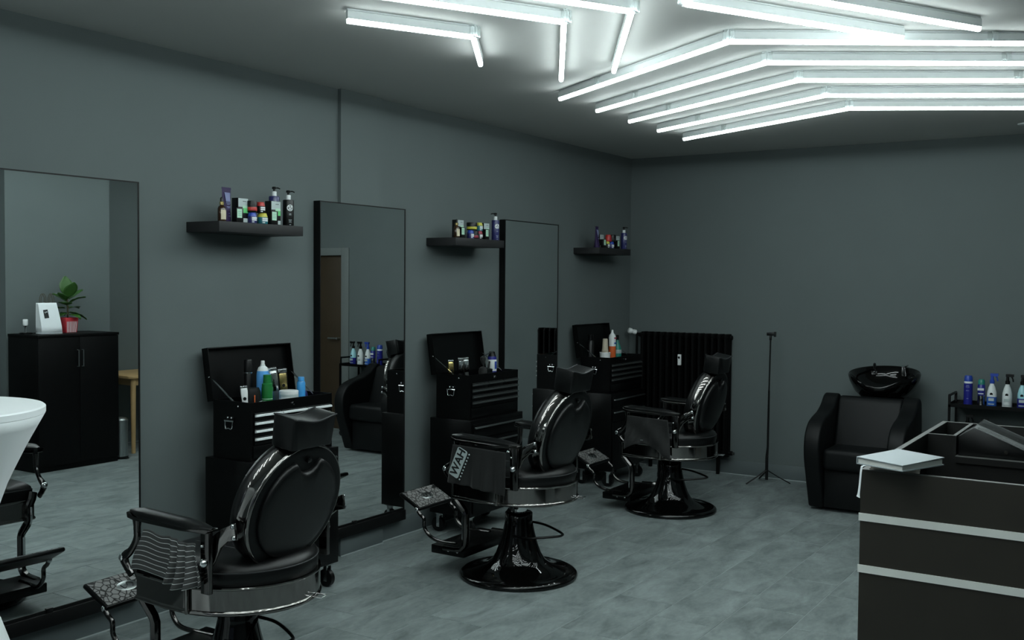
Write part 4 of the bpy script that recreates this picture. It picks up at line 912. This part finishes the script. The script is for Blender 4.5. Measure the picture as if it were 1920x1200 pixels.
# ------------------------------------------------------------------ black cabinet seen in the left mirror, with the things on it
cb = thing('storage_cabinet', 'black two-door cabinet seen in the leftmost mirror', 'cabinet', (3.79, 4.93, 0))
CW, CD, CH = 0.76, 0.42, 1.135
MB().box(0.018, CD, 0, CW, 0.0, CH-0.022).build('carcass', 'black_wood', cb, bevel=0.001)
MB().box(-0.004, CD, -0.004, CW+0.004, CH-0.022, CH).build('cabinet_top', 'black_wood', cb, bevel=0.0015)
for i in (0, 1):
    d = MB().box(0, 0.018, 0.002+i*CW/2, CW/2-0.002+i*CW/2, 0.05, CH-0.026).build('door', 'black_wood', cb, bevel=0.001)
    yh = CW/2+(-0.022 if i == 0 else 0.022)
    MB().tube([(0.0, yh, 0.86), (-0.022, yh, 0.86), (-0.022, yh, 1.0), (0.0, yh, 1.0)], 0.0042, 8).build('door_handle', 'steel_brushed', d)
def bag():
    t = thing('paper_bag', 'white paper carrier bag on cabinet, seen in mirror', 'bag', (4.0, 5.155, CH+0.001), 0.12)
    X = Matrix.Shear('XY', 4, (0.0, 0.0))
    rings = []
    for z, a, b, sh in [(0, 0.052, 0.088, 0.012), (0.06, 0.050, 0.087, 0.009), (0.15, 0.036, 0.084, 0.0), (0.24, 0.020, 0.080, -0.010), (0.258, 0.016, 0.079, -0.012)]:
        rings.append([(-a, -b+sh, z), (-a, b+sh, z), (0, b*0.93+sh, z), (a, b+sh, z), (a, -b+sh, z), (0, -b*0.93+sh, z)])
    MB().loft(rings, False).build('bag_body', 'paper_white', t, solid=0.001, ang=20)
    MB().box(-0.054, 0.054, -0.078, 0.098, 0.0, 0.0015).build('bag_floor', 'paper_white', t)
    for x in (-0.014, 0.014):
        MB().tube(crv([(x, -0.062, 0.235), (x, -0.060, 0.30), (x, -0.040, 0.335), (x, -0.022, 0.30), (x, -0.020, 0.262), (x, 0.01, 0.262), (x, 0.012, 0.30), (x, 0.028, 0.335), (x, 0.046, 0.30), (x, 0.048, 0.235)], 5), 0.0022, 6).build('bag_handle', 'stem_brown', t)
    LX = Matrix.Translation((-0.0345, -0.03, 0.165)) @ Matrix.Rotation(math.radians(9), 4, 'Y') @ Matrix.Rotation(0.12, 4, 'X')
    MB().box(-0.001, 0.0005, -0.019, 0.019, -0.036, 0.036, LX).build('printed_logo', 'black_ink', t)
    MB().box(-0.002, -0.001, -0.010, -0.004, 0.008, 0.020, LX).box(-0.002, -0.001, 0.003, 0.012, 0.012, 0.020, LX).build('logo_mark', 'label_white', t)
bag()
def plant():
    t = thing('potted_ficus', 'broad-leaved plant in red striped pot, seen in mirror', 'plant', (4.05, 5.375, CH+0.001), 0)
    def sq(h, z): return [(-h, -h, z), (h, -h, z), (h, h, z), (-h, h, z)]
    p = MB().loft([sq(0.052, 0), sq(0.062, 0.128), sq(0.057, 0.128), sq(0.055, 0.110)]).build('pot', 'pot_red', t, bevel=0.003)
    for i in range(7):
        yy = -0.045+i*0.015; MB().loft([[(-0.0525, yy*0.86-0.003, 0.002), (-0.0525, yy*0.86+0.003, 0.002), (-0.0515, yy*0.86+0.003, 0.002), (-0.0515, yy*0.86-0.003, 0.002)], [(-0.0612, yy-0.0035, 0.095), (-0.0612, yy+0.0035, 0.095), (-0.058, yy+0.0035, 0.095), (-0.058, yy-0.0035, 0.095)]]).build('pot_stripe', 'label_white', p)
    MB().box(-0.054, 0.054, -0.054, 0.054, 0.105, 0.116).build('soil', 'soil', t)
    MB().tube(crv([(0, 0, 0.11), (0.005, 0.004, 0.20), (0.0, -0.004, 0.29)], 4), 0.007).build('stem', 'stem_brown', t)
    specs = [(0.29, 0.1, 80, 0.19, 0.050), (0.27, PI*0.5, 42, 0.18, 0.046), (0.26, -PI*0.5, 48, 0.18, 0.048), (0.24, 2.4, 35, 0.16, 0.045), (0.22, -2.2, 30, 0.16, 0.045), (0.20, 1.2, 15, 0.15, 0.042), (0.20, -1.0, 12, 0.15, 0.042), (0.17, 1.9, -8, 0.14, 0.04), (0.16, -1.7, -5, 0.14, 0.04), (0.25, -0.5, 40, 0.16, 0.044), (0.28, PI, 62, 0.18, 0.05), (0.15, 2.9, 0, 0.12, 0.036), (0.16, 0.4, 5, 0.12, 0.036)]
    for z, az, el, L, w in specs:
        el = math.radians(el)
        if math.sin(az) < -0.75: L *= 0.62
        def fn(u, v):
            s = v; d = 0.02+L*s; drop = 0.25*L*s*s; ww = 1.3*w*(math.sin(PI*min(1, 0.06+0.94*s**0.8))**0.75)
            r_ = d*math.cos(el); zz = d*math.sin(el)-drop*(0.3+math.cos(el)); y_ = (u-0.5)*2*ww; zz += 0.012*abs(u-0.5)*2-0.004*math.sin(s*18)*abs(u-0.5)
            return (r_*math.cos(az)-y_*math.sin(az), r_*math.sin(az)+y_*math.cos(az), z+zz)
        MB().grid(fn, 6, 10).build('leaf', 'leaf_green', t, solid=0.0012, ang=70)
plant()
gl = thing('glass_tumbler_stand', 'small chrome trophy-like stand on left end of cabinet, in mirror', 'ornament', (4.05, 4.985, CH+0.001))
MB().box(-0.03, 0.03, -0.035, 0.045, 0, 0.012).build('base_plate', 'black_plastic', gl, bevel=0.002)
MB().lathe([(0.008, 0.012), (0.006, 0.05), (0.012, 0.062), (0.016, 0.07)], 16).build('stem', 'chrome', gl)
MB().lathe([(0.016, 0.07), (0.020, 0.08), (0.020, 0.118), (0.017, 0.122), (0.001, 0.122)], 18).build('cup', 'white_gloss', gl)
# wooden table beside the cabinet
tb = thing('wooden_table', 'pale wooden table beside black cabinet, seen in mirror', 'table', (4.275, 6.345, 0))
MB().prism(rrect(0.30, 0.40, 0.05), 0.690, 0.716, 'z').build('table_top', 'light_wood', tb, bevel=0.004)
for x0, x1, y0, y1 in ((-0.25, 0.25, -0.345, -0.325), (-0.25, 0.25, 0.325, 0.345), (-0.265, -0.245, -0.33, 0.33), (0.245, 0.265, -0.33, 0.33)): MB().box(x0, x1, y0, y1, 0.625, 0.690).build('apron', 'light_wood', tb)
for x in (-0.25, 0.25):
    for yy in (-0.33, 0.33): MB().tube([(x, yy, 0.0), (x, yy, 0.69)], [0.019, 0.026], 12).build('leg', 'light_wood', tb)
tag(MB().prism([(4.06+a, 6.12+b) for a, b in ((0, 0), (0.02, 0), (0.02, 0.30), (0, 0.30))], 0.7165, 0.742, 'z').build('black_case', 'black_plastic', None, bevel=0.003), 'flat black case on the pale wooden table', 'case')
bn = thing('pedal_bin', 'brushed steel pedal bin beside black cabinet, seen in mirror', 'bin', (3.90, 5.785, 0))
MB().lathe([(0.001, 0), (0.066, 0), (0.066, 0.020), (0.064, 0.022)], 32).build('base_ring', 'black_plastic', bn)
MB().lathe([(0.063, 0.022), (0.063, 0.325), (0.062, 0.326)], 32).build('bin_body', 'steel_brushed', bn)
MB().lathe([(0.0645, 0.326), (0.0645, 0.345), (0.05, 0.362), (0.02, 0.370), (0.001, 0.371)], 32).build('lid', 'steel_brushed', bn)
MB().box(-0.095, -0.055, -0.02, 0.02, 0.006, 0.014).build('pedal', 'black_plastic', bn, bevel=0.002)

# ------------------------------------------------------------------ cocktail table with white stretch cover, at left edge
ct = thing('cocktail_table', 'round cocktail table in white stretch cover at left edge', 'table', (0.845, 1.649, 0))
MB().lathe([(0.001, 1.172), (0.345, 1.172), (0.350, 1.178), (0.350, 1.196), (0.345, 1.200), (0.001, 1.200)], 64).build('table_top', 'white_cloth', ct)
FA = 0.50
def cover():
    n = 96; rings = []
    A = [(1.176, 0.348), (1.08, 0.298), (0.97, 0.246), (0.85, 0.205), (0.72, 0.190), (0.60, 0.212), (0.50, 0.256), (0.30, 0.335), (0.02, 0.430)]   # along a foot
    B = [(1.176, 0.348), (1.08, 0.295), (0.97, 0.240), (0.85, 0.195), (0.72, 0.168), (0.60, 0.165), (0.50, 0.172), (0.30, 0.200), (0.02, 0.250)]   # between feet
    def at(T, z):
        for (z0, r0), (z1, r1) in zip(T[:-1], T[1:]):
            if z <= z0 and z >= z1: k = (z0-z)/(z0-z1); return r0+(r1-r0)*k
        return T[-1][1]
    for i in range(33):
        s = i/32; z = 1.176*(1-s)+0.02*s; out = []
        for j in range(n):
            a = 2*PI*j/n; q = abs(math.cos(2*(a-FA)))**2
            r = at(A, z)*q+at(B, z)*(1-q)+0.0025*math.sin(a*18)*math.sin(PI*s)
            zz = z+0.09*(1-q)*max(0, (s-0.75)/0.25)**2
            out.append((r*math.cos(a), r*math.sin(a), zz))
        rings.append(out)
    MB().loft(rings, False).build('stretch_cover', 'white_cloth', ct, solid=0.002, ang=80)
cover()
MB().cyl((0, 0, 0.04), (0, 0, 1.172), 0.03, None, 16).build('column', 'chrome', ct)
for k in range(4):
    a = FA+k*PI/2; MB().tube([(0, 0, 0.06), (0.37*math.cos(a), 0.37*math.sin(a), 0.014)], 0.014).build('table_foot', 'chrome', ct)
